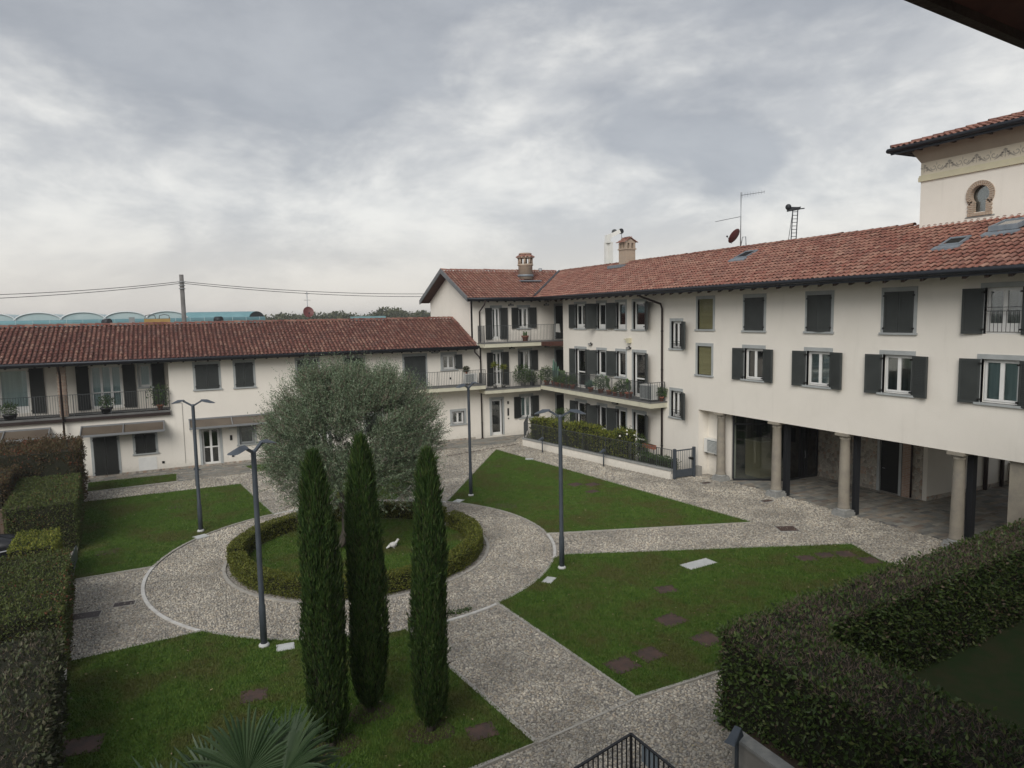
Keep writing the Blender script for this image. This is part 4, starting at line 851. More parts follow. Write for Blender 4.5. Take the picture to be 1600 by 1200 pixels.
g = MB(); g.box(TX - .012, ys0, 12.95, TX + .3, TY + .01, 13.42); build(g, 'frieze', M['friezebg'], TO)
g = MB(); g.hexa([(TX - .01, ys0, 13.42), (TX + .3, ys0, 13.42), (TX + .3, TY + .01, 13.42), (TX - .01, TY + .01, 13.42), (TX - .30, ys0, 13.96), (TX + .3, ys0, 13.96), (TX + .3, TY + .3, 13.96), (TX - .30, TY + .3, 13.96)]); build(g, 'cove', M['tower_top'], TO)
# painted scroll frieze: flat marks a few millimetres proud
fz = MB()
def stroke(pts, ws):
    pts = [Vector(p) for p in pts]
    for i in range(len(pts) - 1):
        a, b = pts[i], pts[i + 1]; d = (b - a).normalized(); nvec = Vector((-d.y, d.x)); w0, w1 = ws[i] / 2, ws[i + 1] / 2
        q = [a - nvec * w0, b - nvec * w1, b + nvec * w1, a + nvec * w0]; fz.add([(TX - .015, p.x, p.y) for p in q], [(0, 1, 2, 3)])
def leafm(y, z, a, ln, w): stroke([(y + ln * t * math.cos(a), z + ln * t * math.sin(a)) for t in (0, .4, .75, 1)], [w * .25, w, w * .6, .004])
per = .95; y = 17.36; zc_ = 13.18
while y > ys0:
    for s in (-1, 1):
        c = (y - per / 2 + s * .11, zc_ + .0); sp_ = [(c[0] + s * (.03 + .085 * t) * math.cos(4.4 * t * 1.3 + .6), c[1] + (.03 + .085 * t) * math.sin(4.4 * t * 1.3 + .6)) for t in np.linspace(0, 1, 16)]
        stroke(sp_, [.022 + .012 * t for t in np.linspace(0, 1, 16)])
        stroke([(y - per / 2 + s * (.12 + .34 * t), zc_ - .15 + .26 * t ** 1.5) for t in np.linspace(0, 1, 7)], [.01, .03, .05, .055, .05, .035, .008])
        leafm(y - per / 2 + s * .40, zc_ + .10, PI / 2 - s * 1.0, .11, .05); leafm(y - per / 2 + s * .30, zc_ - .04, -PI / 2 + s * .9, .12, .04)
        leafm(y - per / 2 + s * .42, zc_ - .06, PI / 2 + s * 1.3, .10, .045)
    leafm(y - per / 2, zc_ + .06, PI / 2, .11, .03); leafm(y - per / 2, zc_ - .04, -PI / 2, .12, .03)
    leafm(y, zc_ - .02, PI / 2, .16, .06); leafm(y, zc_ - .02, -PI / 2, .13, .03); leafm(y + .03, zc_ + .01, .35, .13, .05); leafm(y - .03, zc_ + .01, PI - .35, .13, .05)
    y -= per
build(fz, 'scroll_frieze', M['frieze'], TO, kind='stuff')
# tower roof (hipped)
ex0, ey1, ez = TX - .76, TY + .74, 14.00; hc = (28.5, 14.85)
g = MB(); ap = (hc[0], hc[1], ez + .98); crn = [(ex0, ey1, ez), (ex0, 11.2, ez), (32.5, 11.2, ez), (32.5, ey1, ez)]
g.add(crn + [ap], [(0, 1, 4), (1, 2, 4), (2, 3, 4), (3, 0, 4), (3, 2, 1, 0)]); RO_ = build(g, 'roof', M['tilebase'], TO)
sl2 = .98 / (hc[0] - ex0)
tiles('roof_tiles', (ex0 - .03, 11.3, ez), (0, 1, 0), (1, 0, sl2), ey1 - 11.3, 3.9, RO_, M['tile'], seed=15, keep=lambda p: (ey1 - p[1]) > (p[0] - ex0) - .05 and (p[1] - 11.2) > (p[0] - ex0) - .05)
cap_tiles('hip_tiles', (ex0, ey1, ez + .06), (hc[0], ey1 - (hc[0] - ex0), ap[2] + .02), RO_, M['tile_old'], r=.11)
g = MB(); g.tube([(ex0 - .07, 11.2, ez - .04), (ex0 - .07, ey1 + .07, ez - .04)], .085, 10); g.tube([(ex0 - .07, ey1 + .07, ez - .04), (30, ey1 + .07, ez - .04)], .085, 10); g.box(ex0 + .0, 11.2, ez - .2, ex0 + .04, ey1, ez - .05); build(g, 'gutter', M['gutter'], TO)
for i in range(11):
    g = MB(); y = 11.7 + i * .62; g.hexa([(ex0 + .05, y, ez - .15), (TX + .2, y, ez - .15), (TX + .2, y + .1, ez - .15), (ex0 + .05, y + .1, ez - .15), (ex0 + .05, y, ez - .04), (TX + .2, y, ez + .0), (TX + .2, y + .1, ez + .0), (ex0 + .05, y + .1, ez - .04)]); build(g, 'rafter', M['rafter'], TO)
for i in range(3):
    g = MB(); x = TX - .4 + i * .62; g.box(x, TY + .1, ez - .15, x + .1, ey1 - .02, ez - .04); build(g, 'rafter', M['rafter'], TO)
# portico: columns, posts, inner walls, shop front
def column_parts(y):
    x = XR + .17; c = MB()
    prof = [(.205, .42), (.235, .44), (.245, .50), (.215, .54)]
    prof = [(.23, .30), (.245, .33), (.225, .38), (.212, .44)] + [(.212 - .032 * t, .44 + 2.56 * t) for t in (0.05, .2, .4, .6, .8, 1)] + [(.20, 3.02), (.205, 3.05), (.185, 3.07), (.19, 3.10), (.24, 3.16)]
    root = thing('stone_column', COLLAB[y], 'column', (x, y, 0), 'stone columns of the portico')
    c.lathe(prof, 22, (x, y, 0)); build(c, 'shaft', M['column'], root)
    b = MB(); b.box(x - .30, y - .30, .0, x + .30, y + .30, .16); b.box(x - .27, y - .27, .16, x + .27, y + .27, .24); b.lathe([(.27, .24), (.255, .28), (.235, .31)], 20, (x, y, 0)); build(b, 'base', M['colbase'], root)
    b = MB(); b.box(x - .27, y - .27, 3.16, x + .27, y + .27, 3.255); build(b, 'capital', M['column'], root)
COLLAB = {25.05: 'stone column beside the wall mounted white air conditioner', 21.68: 'stone column in front of the glass shop front, dark post behind it', 18.3: 'stone column in front of the rubble wall, to the left of the black door',
    13.95: 'stone column whose foot disappears behind the dark hedge'}
for y in COLLAB: column_parts(y)
for y, w in ((21.55, .20), (18.15, .16), (13.83, .20)):
    g = MB(); g.box(23.48, y - .05 - w / 2, .03, 23.70, y - .05 + w / 2, 3.27); build(g, 'steel_post', M['iron_dark'], RB)
g = MB(); g.box(23.15, 11.75, 0, 23.75, 12.4, 3.258); build(g, 'pillar', M['column'], RB)
g = MB(); g.box(XR + .45, -2, 3.30, 33.5, 26.45, 3.42); build(g, 'portico_ceiling', M['plaster2'], RB)
g = MB(); g.box(23.452, 26.45, 0, 27.9, 26.75, 3.30); build(g, 'return_wall', M['plaster'], RB)
g = MB(); g.box(23.62, 25.35, .0, 23.9, 26.45, 3.30); build(g, 'niche_wall', M['plaster'], RB); g = MB(); g.hexa([(23.62, 24.85, 0), (23.9, 24.85, 0), (23.9, 25.35, 0), (23.62, 25.35, 0), (23.62, 24.85, 3.3), (23.9, 24.85, 3.3), (23.9, 25.35, 3.3), (23.62, 25.35, 3.3)]); build(g, 'niche_wall', M['plaster'], RB)
def shop(a, b, doors=False):
    a, b = Vector(a), Vector(b); f = MB(); w = .07
    f.bar((*a, .05), (*b, .05), w, .10); f.bar((*a, 3.22), (*b, 3.22), w, .12); f.bar((*a, 2.72), (*b, 2.72), w * .9, .08)
    ts = [0, 1] if not doors else [0, .42, .50, .58, .66, 1]
    for t in ts: p = a.lerp(b, t); d = (b - a).normalized() * .035; f.bar((*(p), .1), (*(p), 3.2), .075, .075, up=(d.x, d.y, 0))
    o = build(f, 'shop_front', M['iron_dark'], RB)
    p = MB(); p.bar((*a, 1.65), (*b, 1.65), .012, 3.1); build(p, 'pane', M['glass_shop'], o)
    return o
shop((23.62, 24.72), (25.62, 23.40)); s2 = shop((25.62, 23.38), (27.68, 23.42), True)
g = MB(); g.tube([(26.75, 23.30, 1.0), (26.75, 23.26, 1.1), (26.75, 23.30, 1.35)], .015, 6); build(g, 'handle', M['metal'], s2)
for x0, y0, x1, y1, m, nm in ((27.75, 20.25, 28.0, 24.0, 'rubble', 'rubble_wall'), (27.75, 18.2, 27.98, 19.1, 'rubble', 'rubble_wall'), (27.7, 23.7, 27.95, 26.45, 'inside', 'shop_back_wall')):
    g = MB(); g.box(x0, y0, 0, x1, y1, 3.30); build(g, nm, M[m], RB)
g = MB(); g.box(27.74, 19.10, 2.45, 27.98, 20.25, 3.30); build(g, 'rubble_wall', M['rubble'], RB)
g = MB(); g.box(27.70, 19.10, 0, 27.80, 19.22, 2.45); g.box(27.70, 20.12, 0, 27.80, 20.25, 2.45); g.box(27.70, 19.22, 2.33, 27.80, 20.12, 2.45); build(g, 'surround', M['stone_trim'], RB)
g = MB(); g.box(27.80, 19.22, .02, 27.86, 20.12, 2.33); dd = build(g, 'back_door', M['black'], RB, label='black door in the rubble wall of the portico'); g = MB(); g.tube([(27.78, 20.0, 1.05), (27.74, 20.0, 1.05), (27.74, 19.88, 1.05)], .014, 6); build(g, 'handle', M['metal'], dd)
g = MB(); g.box(27.69, 18.68, 0, 27.74, 19.05, 3.3); build(g, 'brick_pier', M['brick'], RB); g = MB(); g.tube([(27.66, 18.62, 3.3), (27.66, 18.62, .05)], .04, 8); build(g, 'downpipe', M['pipe'], RB)
g = MB(); g.box(27.70, 21.6, 1.45, 27.78, 22.1, 2.15); build(g, 'meter_box', M['black'], RB)
g = MB(); g.box(27.76, 18.0, 0, 33.5, 18.19, 3.30); build(g, 'passage_side_wall', M['plaster2'], RB); g = MB(); g.box(27.76, 17.975, 0, 33.5, 17.995, .2); build(g, 'plinth', M['rubble'], RB)
g = MB(); g.box(33.5, 6, 0, 33.8, 18.2, 1.0); g.box(33.5, 6, 1.0, 33.8, 11.5, 3.3); build(g, 'far_wall', M['rubble'], RB)
for x in (31.6, 32.8): g = MB(); g.box(x, 17.85, 0, x + .12, 17.97, 3.3); build(g, 'steel_post', M['pipe'], RB)
g = MB(); g.box(24.0, 24.8, .01, 27.7, 26.4, .03); g.add([(23.8, 24.8, .02), (25.6, 23.5, .02), (27.6, 23.5, .02), (27.6, 26.4, .02), (23.95, 26.4, .02)], [(0, 1, 2, 3, 4)]); build(g, 'shop_floor', M['concrete'], RB)
g = MB(); g.box(27.6, 23.6, 0, 27.65, 26.4, 3.3); g.box(24.0, 26.38, 0, 27.6, 26.44, 3.3); build(g, 'shop_wall', M['curtain_dark'], RB)
bx = thing('board_crate', 'tall crate of pale fibre board behind the shop glass', 'crate', (25.3, 24.5, 0)); g = MB(); g.box(24.95, 24.35, .03, 25.9, 25.3, 1.75); build(g, 'panel', M['board'], bx); g = MB(); g.box(24.93, 24.33, 1.75, 25.92, 25.32, 1.80); build(g, 'lid', M['board_side'], bx)
# own building: the camera looks out from under its eaves
OB = thing('viewpoint_house', 'dark timber eaves of the house at the top right corner', 'house', (3, 0, 0))
g = MB(); g.box(-14, -1.2, 0, 19, -.6, 9.9); build(g, 'wall', M['plaster'], OB)
g = MB(); slab4(g, [(-14, .21, 9.42), (19, 3.87, 9.42), (19, -1.2, 11.2), (-14, -1.2, 10.1)], .05); build(g, 'roof', M['tile_old'], OB)
g = MB(); slab4(g, [(-14, .15, 9.36), (19, 3.8, 9.36), (19, -1.2, 11.12), (-14, -1.2, 10.02)], .03); build(g, 'eaves_boards', M['boards'], OB)
g = MB(); g.bar((-14, .15, 9.345), (19, 3.81, 9.345), .05, .10); build(g, 'fascia', M['rafter'], OB)
for i in range(44):
    g = MB(); x = -13 + i * .74; ye = 1.60 + .111 * (x - 2.94); zt = 9.34 + .47 * .35; g.hexa([(x, ye, zt - .14), (x + .12, ye, zt - .14), (x + .12, ye - 1.9, zt + .70), (x, ye - 1.9, zt + .70), (x, ye, zt - .02), (x + .12, ye, zt - .02), (x + .12, ye - 1.9, zt + .82), (x, ye - 1.9, zt + .82)]); build(g, 'rafter', M['rafter'], OB)

# ------------------------------------------------------------------ railings and the fenced private garden
railing('balcony_railing', 'grey balcony railing in front of the dark recess of the left row house', [(-9.5, YL - .14), (-.2, YL - .14)], 3.30, 4.42, 'grey iron balcony railings', m=M['iron'])
railing('balcony_railing', 'balcony railing left of the corner house, with an air conditioner behind it', [(11.44, YL - .05), (11.44, YL - 1.06), (17.93, YL - 1.06)], 3.66, 4.62, 'grey iron balcony railings')
railing('balcony_railing', 'topmost balcony railing, along the upper floor of the corner house', [(17.96, YL - .03), (17.96, YL - .98), (23.0, YL - .98), (23.9, YL - .98)], 6.30, 7.38, 'grey iron balcony railings')
railing('balcony_railing', 'middle floor balcony railing of the corner house, yellow green plants behind it', [(17.98, YL - .03), (17.98, YL - .98), (21.97, YL - .98)], 3.30, 4.34, 'grey iron balcony railings')
railing('balcony_railing', 'balcony railing of the courtyard wing with cacti in pots behind it', [(21.98, YL - 1.05), (21.98, 28.88), (22.85, 28.88)], 3.42, 4.44, 'grey iron balcony railings')
wl = thing('garden_wall', 'low cream wall with dark coping that carries the fence of the private garden', 'wall', (19.2, 37.9, 0))
wp = [(20.9, 40.6), (19.2, 37.9), (21.3, 26.3)]
def wallrun(a, b, w, z0, z1, m, nm, par):
    g = MB(); a, b = Vector(a), Vector(b); g.bar((*a, (z0 + z1) / 2), (*b, (z0 + z1) / 2), w, z1 - z0); return build(g, nm, M[m], par)
wallrun((19.25, 37.9), (21.3, 26.36), .18, 0, .42, 'plaster', 'wall', wl); wallrun((19.23, 38.0), (21.3, 26.34), .26, .42, .50, 'colbase', 'coping', wl)
wallrun((20.95, 40.7), (19.25, 37.95), .18, 0, .42, 'plaster', 'wall', wl)
g = MB(); g.box(22.75, 26.15, 0, 22.98, 26.44, .5); build(g, 'pier', M['concrete'], wl)
railing('garden_fence', 'iron fence with thin bars on the low wall of the private garden', [(20.9, 40.6), (19.25, 37.9), (21.3, 26.36)], .50, 1.45, sp=.12, cat='fence', zb=.04)
gt = thing('garden_gate', 'small grey iron gate with solid lower panel at the end of the garden fence', 'gate', (21.4, 26.3, 0))
for x, w in ((21.42, .12), (22.60, .12)): g = MB(); g.box(x - w / 2, 26.24, 0, x + w / 2, 26.36, 1.48); build(g, 'gate_post', M['lamp'], gt)
g = MB(); g.box(21.52, 26.28, .08, 22.5, 26.32, .44); build(g, 'panel', M['lamp'], gt)
g = MB(); g.box(21.50, 26.27, 1.36, 22.52, 26.33, 1.41); build(g, 'top_rail', M['lamp'], gt)
for i in range(9): g = MB(); x = 21.56 + i * .112; g.box(x - .008, 26.292, .44, x + .008, 26.308, 1.36); build(g, 'bar', M['iron'], gt)
g = MB(); g.box(22.36, 26.2, .88, 22.5, 26.40, .98); build(g, 'lock', M['black'], gt)
# near terrace fence, bottom of the view
nf = railing('terrace_fence', 'dark iron fence corner in the foreground with a grey letter plate inside', [(3.4, 8.32), (6.55, 9.14), (6.68, 6.6)], 0, 1.0, sp=.115, r=.009, m=M['iron_dark'], cat='fence', zb=.10)
g = MB(); g.box(6.60, 8.52, .62, 6.63, 8.92, .93); build(g, 'letter_plate', M['sign'], nf)

# ------------------------------------------------------------------ street lamps
def lamp(loc, rot, label, h=4.92):
    r = thing('street_lamp', label, 'lamp', (*loc, 0), 'twin headed grey lamp posts round the lawns')
    def B(mb, nm, m, par=None):
        me = bpy.data.meshes.new(nm); me.from_pydata(mb.v, [], mb.f); me.polygons.foreach_set('use_smooth', mb.sm); return new_obj(nm, me, m, par or r)
    p = MB(); p.lathe([(.082, .0), (.082, 1.05), (.066, 1.12), (.060, h - .06), (.062, h)], 16); B(p, 'pole', M['lamp'])
    p = MB(); p.lathe([(.125, .035), (.13, .08), (.11, .11), (.09, .125)], 16); B(p, 'collar', M['slab'])
    p = MB(); p.lathe([(.13, .0), (.13, .036)], 14); B(p, 'footing', M['soil'])
    for s in (-1, 1):
        a = MB(); a.bar((s * .03, 0, h - .05), (s * .34, 0, h + .13), .07, .055); B(a, 'arm', M['lamp'])
        q = MB()
        # wedge shaped head: flat below, ridged on top
        x0, x1, y = s * .30, s * .80, .155; z = h + .13
        pts = [(x0, -.09, z), (x0 + s * .10, -y, z - .02), (x1 - s * .06, -y, z - .085), (x1, -.10, z - .10), (x1, .10, z - .10), (x1 - s * .06, y, z - .085), (x0 + s * .10, y, z - .02), (x0, .09, z)]
        top = [(x0 + s * .02, 0, z + .05), (x0 + s * .24, 0, z + .045), (x1 - s * .03, 0, z - .07)]
        q.add(pts + top, [(0, 1, 8), (1, 9, 8), (1, 2, 9), (2, 3, 10), (2, 10, 9), (3, 4, 10), (4, 5, 10), (5, 9, 10), (5, 6, 9), (6, 8, 9), (6, 7, 8), (7, 0, 8), (7, 6, 5, 4, 3, 2, 1, 0)])
        hd = B(q, 'lamp_head', M['lamp']); l = MB(); l.hexa([(x0 + s * .14, -.11, z - .045), (x1 - s * .10, -.11, z - .097), (x1 - s * .10, .11, z - .097), (x0 + s * .14, .11, z - .045), (x0 + s * .14, -.11, z - .03), (x1 - s * .10, -.11, z - .08), (x1 - s * .10, .11, z - .08), (x0 + s * .14, .11, z - .03)])
        B(l, 'lens', M['lens'], hd)
    r.rotation_euler.z = math.radians(rot); return r
L1 = lamp((.645, 28.58), -23, 'lamp post on the west lawn in front of the white glass door')
copy_thing(L1, (1.643, 17.52, 0), 'nearest lamp post, left of the three cypresses at the rim of the ring path', rotz=math.radians(48))
copy_thing(L1, (11.654, 28.28, 0), 'farthest lamp post, right of the olive tree at a tip of the east lawn', rotz=math.radians(32))
copy_thing(L1, (10.676, 18.56, 0), 'lamp post right of the ring path, its heads in front of the garden hedge', rotz=math.radians(-35))
def bollard(loc, label, rot):
    r = thing('bollard_light', label, 'bollard light', (*loc, 0), 'low grey path lights')
    def B(mb, nm, m, par=None):
        me = bpy.data.meshes.new(nm); me.from_pydata(mb.v, [], mb.f); me.polygons.foreach_set('use_smooth', mb.sm); return new_obj(nm, me, m, par or r)
    p = MB(); p.lathe([(.036, 0), (.034, .84)], 12); B(p, 'pole', M['lamp'])
    q = MB(); q.hexa([(-.28, -.10, .76), (.05, -.10, .80), (.05, .10, .80), (-.28, .10, .76), (-.24, -.07, .80), (.04, -.06, .93), (.04, .06, .93), (-.24, .07, .80)]); h_ = B(q, 'lamp_head', M['lamp'])
    l = MB(); l.hexa([(-.24, -.075, .752), (.0, -.075, .782), (.0, .075, .782), (-.24, .075, .752), (-.24, -.075, .765), (.0, -.075, .796), (.0, .075, .796), (-.24, .075, .765)]); B(l, 'lens', M['lens'], h_)
    r.rotation_euler.z = math.radians(rot); return r
B1 = bollard((19.15, 35.4), 'low path light by the far end of the garden fence wall', 10)
copy_thing(B1, (20.15, 30.5, 0), 'low path light half way along the garden fence wall', rotz=math.radians(15))
copy_thing(B1, (.76, 36.9, 0), 'low path light behind the lamp post, in front of the left row house', rotz=math.radians(200))
copy_thing(B1, (8.30, 8.52, 0), 'low path light in the foreground beside the planter of the dark hedge', rotz=math.radians(20))

# ------------------------------------------------------------------ covers, slabs and grates in the ground
def plate(name, cat, label, cx, cy, w, d, rot, m, z=.045, group=None, th=.03, rim=None):
    r = thing(name, label, cat, (cx, cy, z), group); a = math.radians(rot); g = MB(); c, s = math.cos(a), math.sin(a)
    def q(w_, d_, z0, z1, inn=0): p = [(cx + x * c - y * s, cy + x * s + y * c) for x, y in ((-w_ / 2, -d_ / 2), (w_ / 2, -d_ / 2), (w_ / 2, d_ / 2), (-w_ / 2, d_ / 2))]; return [(x, y, z0) for x, y in p] + [(x, y, z1) for x, y in p]
    g.hexa(q(w - .05, d - .05, z - th, z + .004)); build(g, 'plate', M[m], r); g = MB()
    for x0, x1, y0, y1 in ((-w / 2, w / 2, -d / 2, -d / 2 + .022), (-w / 2, w / 2, d / 2 - .022, d / 2), (-w / 2, -w / 2 + .022, -d / 2 + .022, d / 2 - .022), (w / 2 - .022, w / 2, -d / 2 + .022, d / 2 - .022)):
        pts = [(cx + x * c - y * s, cy + x * s + y * c) for x, y in ((x0, y0), (x1, y0), (x1, y1), (x0, y1))]; g.hexa([(x, y, z - th) for x, y in pts] + [(x, y, z + .007) for x, y in pts])
    build(g, 'rim', M[rim or m], r)
G1 = 'rusty brown covers sunk in the lawns'
for lb, x, y, w, d, r in COVERS:
    plate('lawn_cover', 'cover', lb, x, y, w, d, r, 'rust', z=.041 if 'faint' not in lb else .034, group=G1)
for lb, x, y, w, d, r in GRAVELC:
    plate('gravel_cover', 'cover', lb, x, y, w, d, r, 'rust', z=.024, rim='colbase', group='rusty covers in the gravel')
for lb, x, y, w, d, r in GRATES:
    plate('drain_grate', 'grate', lb, x, y, w, d, r, 'pipe', z=.022, rim='kerb', group='dark grates in the left path')
for lb, x, y, w, d, r in SLABS:
    plate('concrete_slab', 'slab', lb, x, y, w, d, r, 'slab', group='white slabs by the lamps' if w < 1 else None)

# ------------------------------------------------------------------ hedges
def hedge(name, label, polys, m, ls, dens, depth=.10, top_m=None, cat='hedge', group=None, amp=.05, bare_top=0, lw=.5, core=True, zlist=None, up=.25, twigs=0, tipmat=None, tipfrac=0):
    """polys: list of (poly, z0, z1)"""
    c = np.mean(np.array(polys[0][0]), 0); root = thing(name, label, cat, (float(c[0]), float(c[1]), 0), group)
    Ps, Ns, T = [], [], []
    cm = MB()
    for poly, z0, z1 in polys:
        A = np.array(poly, float); n = len(A); ar = .5 * sum(A[i][0] * A[(i + 1) % n][1] - A[(i + 1) % n][0] * A[i][1] for i in range(n)); A = A if ar > 0 else A[::-1]
        for i in range(n):
            a, b = A[i], A[(i + 1) % n]; d = b - a; Ln = np.hypot(*d)
            if Ln < .02: continue
            k = int(Ln * (z1 - z0) * dens); t = RG.random(k); z = RG.uniform(z0, z1, k); nn = np.array([d[1], -d[0], 0]) / Ln
            Ps.append(np.c_[a[0] + d[0] * t, a[1] + d[1] * t, z]); Ns.append(np.tile(nn, (k, 1))); T.append(np.zeros(k))
        lo, hi = A.min(0), A.max(0); k = int((hi - lo).prod() * dens); q = np.c_[RG.uniform(lo[0], hi[0], k), RG.uniform(lo[1], hi[1], k)]; q = q[inpoly(q, A)]
        Ps.append(np.c_[q, np.full(len(q), z1)]); Ns.append(np.tile([0, 0, 1.0], (len(q), 1))); T.append(np.ones(len(q)))
        ctr = A.mean(0); sh = .09
        if core:
            B = []
            for i in range(n):
                a, b, c_ = A[i - 1], A[i], A[(i + 1) % n]; d1 = (b - a) / (np.hypot(*(b - a)) + 1e-9); d2 = (c_ - b) / (np.hypot(*(c_ - b)) + 1e-9); nn = np.array([-d1[1] - d2[1], d1[0] + d2[0]]); nn /= (np.hypot(*nn) + 1e-9); B.append(tuple(b + nn * sh))
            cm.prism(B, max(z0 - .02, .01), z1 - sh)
    P, Nn, T = np.concatenate(Ps), np.concatenate(Ns), np.concatenate(T); n = len(P)
    off = lump(P, 1.6, 3) * amp + lump(P, 5, 9) * amp * .5 - RG.random(n) ** 1.6 * depth + (RG.random(n) < .05) * RG.random(n) * ls * 1.6; P = P + Nn * off[:, None]; P[:, 2] = np.maximum(P[:, 2], .02)
    D = nrm(Nn * .55 + rnd_dirs(n) * .8 + np.array([0, 0, up])); N2 = nrm(Nn + rnd_dirs(n) * .9)
    l = ls * RG.uniform(.5, 1.45, n)
    keep = np.ones(n, bool)
    if bare_top: keep = ~((T > .5) & (RG.random(n) < bare_top * (.5 + .5 * (lump(P, 2.2, 5) > -.3))))
    tip = np.zeros(n, bool)
    if tipmat: tip = keep & (RG.random(n) < tipfrac * np.clip(lump(P, 1.9, 21) * 2.2, 0, 1))
    main = keep & ~tip
    V, F = leaf_quads(P[main], D[main], N2[main], l[main], l[main] * lw, .15); fast('foliage', V, F, M[m], root, kind='stuff')
    if tip.any(): V, F = leaf_quads(P[tip] + Nn[tip] * .03, D[tip], N2[tip], l[tip], l[tip] * lw); fast('tips', V, F, M[tipmat], root, kind='stuff')
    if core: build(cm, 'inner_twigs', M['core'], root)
    if twigs:
        idx = np.where(T > .5)[0]; idx = RG.choice(idx, min(twigs, len(idx) * 3)); q = P[idx] + np.c_[RG.normal(0, .03, (len(idx), 2)), -RG.random(len(idx)) * .08 - .02]
        dd = nrm(rnd_dirs(len(idx)) * .75 + np.array([0, 0, .8])); ln = RG.uniform(.05, .16, len(idx))
        V, F = leaf_quads(q, dd, rnd_dirs(len(idx)), ln, .009); 
        V2, F2 = leaf_quads(q, dd, np.cross(dd, rnd_dirs(len(idx))), ln, .009); fast('twigs', np.concatenate([V, V2]), np.concatenate([F, F2 + len(V)]), M['twig'], root, kind='stuff')
    return root
def ringseg(a0, a1, ro, ri, n=30): return arc(a0, a1, ro, n) + arc(a1, a0, ri, n)
for lb, a0, a1, ro, ri, h in (('front crescent of the round box hedge, nearest the cypresses', 176, 377, 4.17, 3.70, .58), ('back crescent of the round box hedge behind the olive tree', 25, 171, 4.27, 3.82, .60)):
    segs = [(ringseg(a0, a1, ro, ri, 40), .03, h)]
    hedge('box_hedge', lb, segs, 'box', .050, 1700, .07, amp=.03, group='two halves of the round box hedge', lw=.62)
# right: two legs of the dark hedge round a private garden
legs = [([(9.05, 9.05), (9.12, 9.9), (14.5, 10.42), (19.0, 10.85), (23.0, 11.15), (23.0, 10.05), (18.4, 9.62), (14.0, 9.25), (11.25, 9.0), (10.6, 8.6), (10.62, 2.5), (9.08, 2.5)], .03, 2.0)]
hedge('privet_hedge', 'tall dark hedge with bare twiggy top bending round the near garden on the right', legs, 'laurel', .085, 620, .16, amp=.075, bare_top=.62, lw=.5, twigs=24000, tipmat='browntip', tipfrac=.16)
pw = thing('planter_wall', 'low concrete planter wall under the dark hedge in the foreground', 'wall', (8.6, 6, 0))
g = MB(); g.box(8.58, 2.5, 0, 8.74, 8.92, .46); build(g, 'wall', M['concrete'], pw); g = MB(); g.box(8.54, 2.5, .46, 8.80, 8.96, .52); build(g, 'coping', M['colbase'], pw)
g = MB(); g.box(8.74, 2.5, .0, 9.3, 8.9, .40); build(g, 'soil', M['soil'], pw)
# left hedges along the gardens of the row house
def lh(y0, y1, w, x_in=0.0): return [(float(edge_x(y0)) - .02 + x_in, y0), (float(edge_x(y1)) - .02 + x_in, y1), (float(edge_x(y1)) - w, y1), (float(edge_x(y0)) - w, y0)]
hedge('laurel_hedge', 'nearest hedge on the left, dark and ragged with bare twigs', [(lh(7.5, 17.0, 5), .03, 1.62)], 'laurel_dull', .085, 560, .22, amp=.16, bare_top=.45, twigs=9000, up=.4)
hedge('laurel_hedge', 'clipped hedge block on the left with red tips on its near edge', [(lh(18.3, 23.5, 3.6), .03, 1.50)], 'photinia', .062, 900, .10, amp=.06, tipmat='photinia_red', tipfrac=.14)
hedge('laurel_hedge', 'small pale green clipped bush between the two larger hedge blocks on the left', [([(-3.42, 24.2), (-3.52, 26.2), (-4.65, 26.3), (-4.6, 24.2)], .03, 1.48)], 'yellowleaf', .06, 900, .10, amp=.07, lw=.55)
hedge('laurel_hedge', 'tall clipped hedge block on the left with a flat green and red top', [(lh(28.3, 33.6, 2.1), .03, 1.82)], 'photinia', .062, 900, .10, amp=.06, tipmat='photinia_red', tipfrac=.14)
hedge('photinia_bush', 'large reddish brown photinia at the far left before the row house', [([(-3.75, 34.2), (-3.95, 38.0), (-9.5, 38.3), (-9.5, 34.4)], .03, 2.75)], 'photinia_brown', .08, 700, .35, amp=.24, tipmat='photinia_red', tipfrac=.35, cat='bush', up=.5)
hedge('photinia_bush', 'olive brown bush at the left edge in front of the photinia', [([(-5.7, 30.2), (-5.8, 33.9), (-9.5, 34.0), (-9.5, 30.4)], .03, 2.35)], 'photinia_brown', .075, 650, .35, amp=.24, cat='bush', up=.5)
hedge('laurel_hedge', 'hedge with red flecks at the left edge behind the clipped block', [([(-4.9, 24.0), (-5.0, 25.2), (-8, 25.2), (-8, 24.0)], .03, .9)], 'photinia', .065, 700, .12, amp=.08, tipmat='photinia_red', tipfrac=.6)
struct(build(MB().box(-13, 5, .004, -5.0, 30, .03), 'private_yard', M['turf']))
lw_ = thing('boundary_wall', 'low grey kerb wall with metal edge along the left hedges', 'wall', (-3, 22, 0)); g = MB()
for y0, y1 in ((10, 17.4), (17.4, 25), (25, 33), (33, 38)): g.bar((float(edge_x(y0)) - .10, y0, .08), (float(edge_x(y1)) - .10, y1, .08), .10, .16)
build(g, 'kerb_wall', M['concrete'], lw_); g = MB(); g.box(-3.22, 23.7, .16, -3.19, 26.9, .62); build(g, 'metal_panel', M['lamp'], lw_)
bf = thing('board_fence', 'brown vertical board fence behind the covered thing at the left edge', 'fence', (-6, 28.6, 0))
for i in range(28): g = MB(); x = -8.0 + i * .122; g.box(x, 28.6 + (.012 if i % 2 else 0), .02, x + .112, 28.63 + (.012 if i % 2 else 0), 1.74 + random.uniform(-.01, .01)); build(g, 'board', M['wood'], bf)
g = MB(); g.box(-8.0, 28.57, 1.70, -4.6, 28.68, 1.76); build(g, 'top_rail', M['wood'], bf)
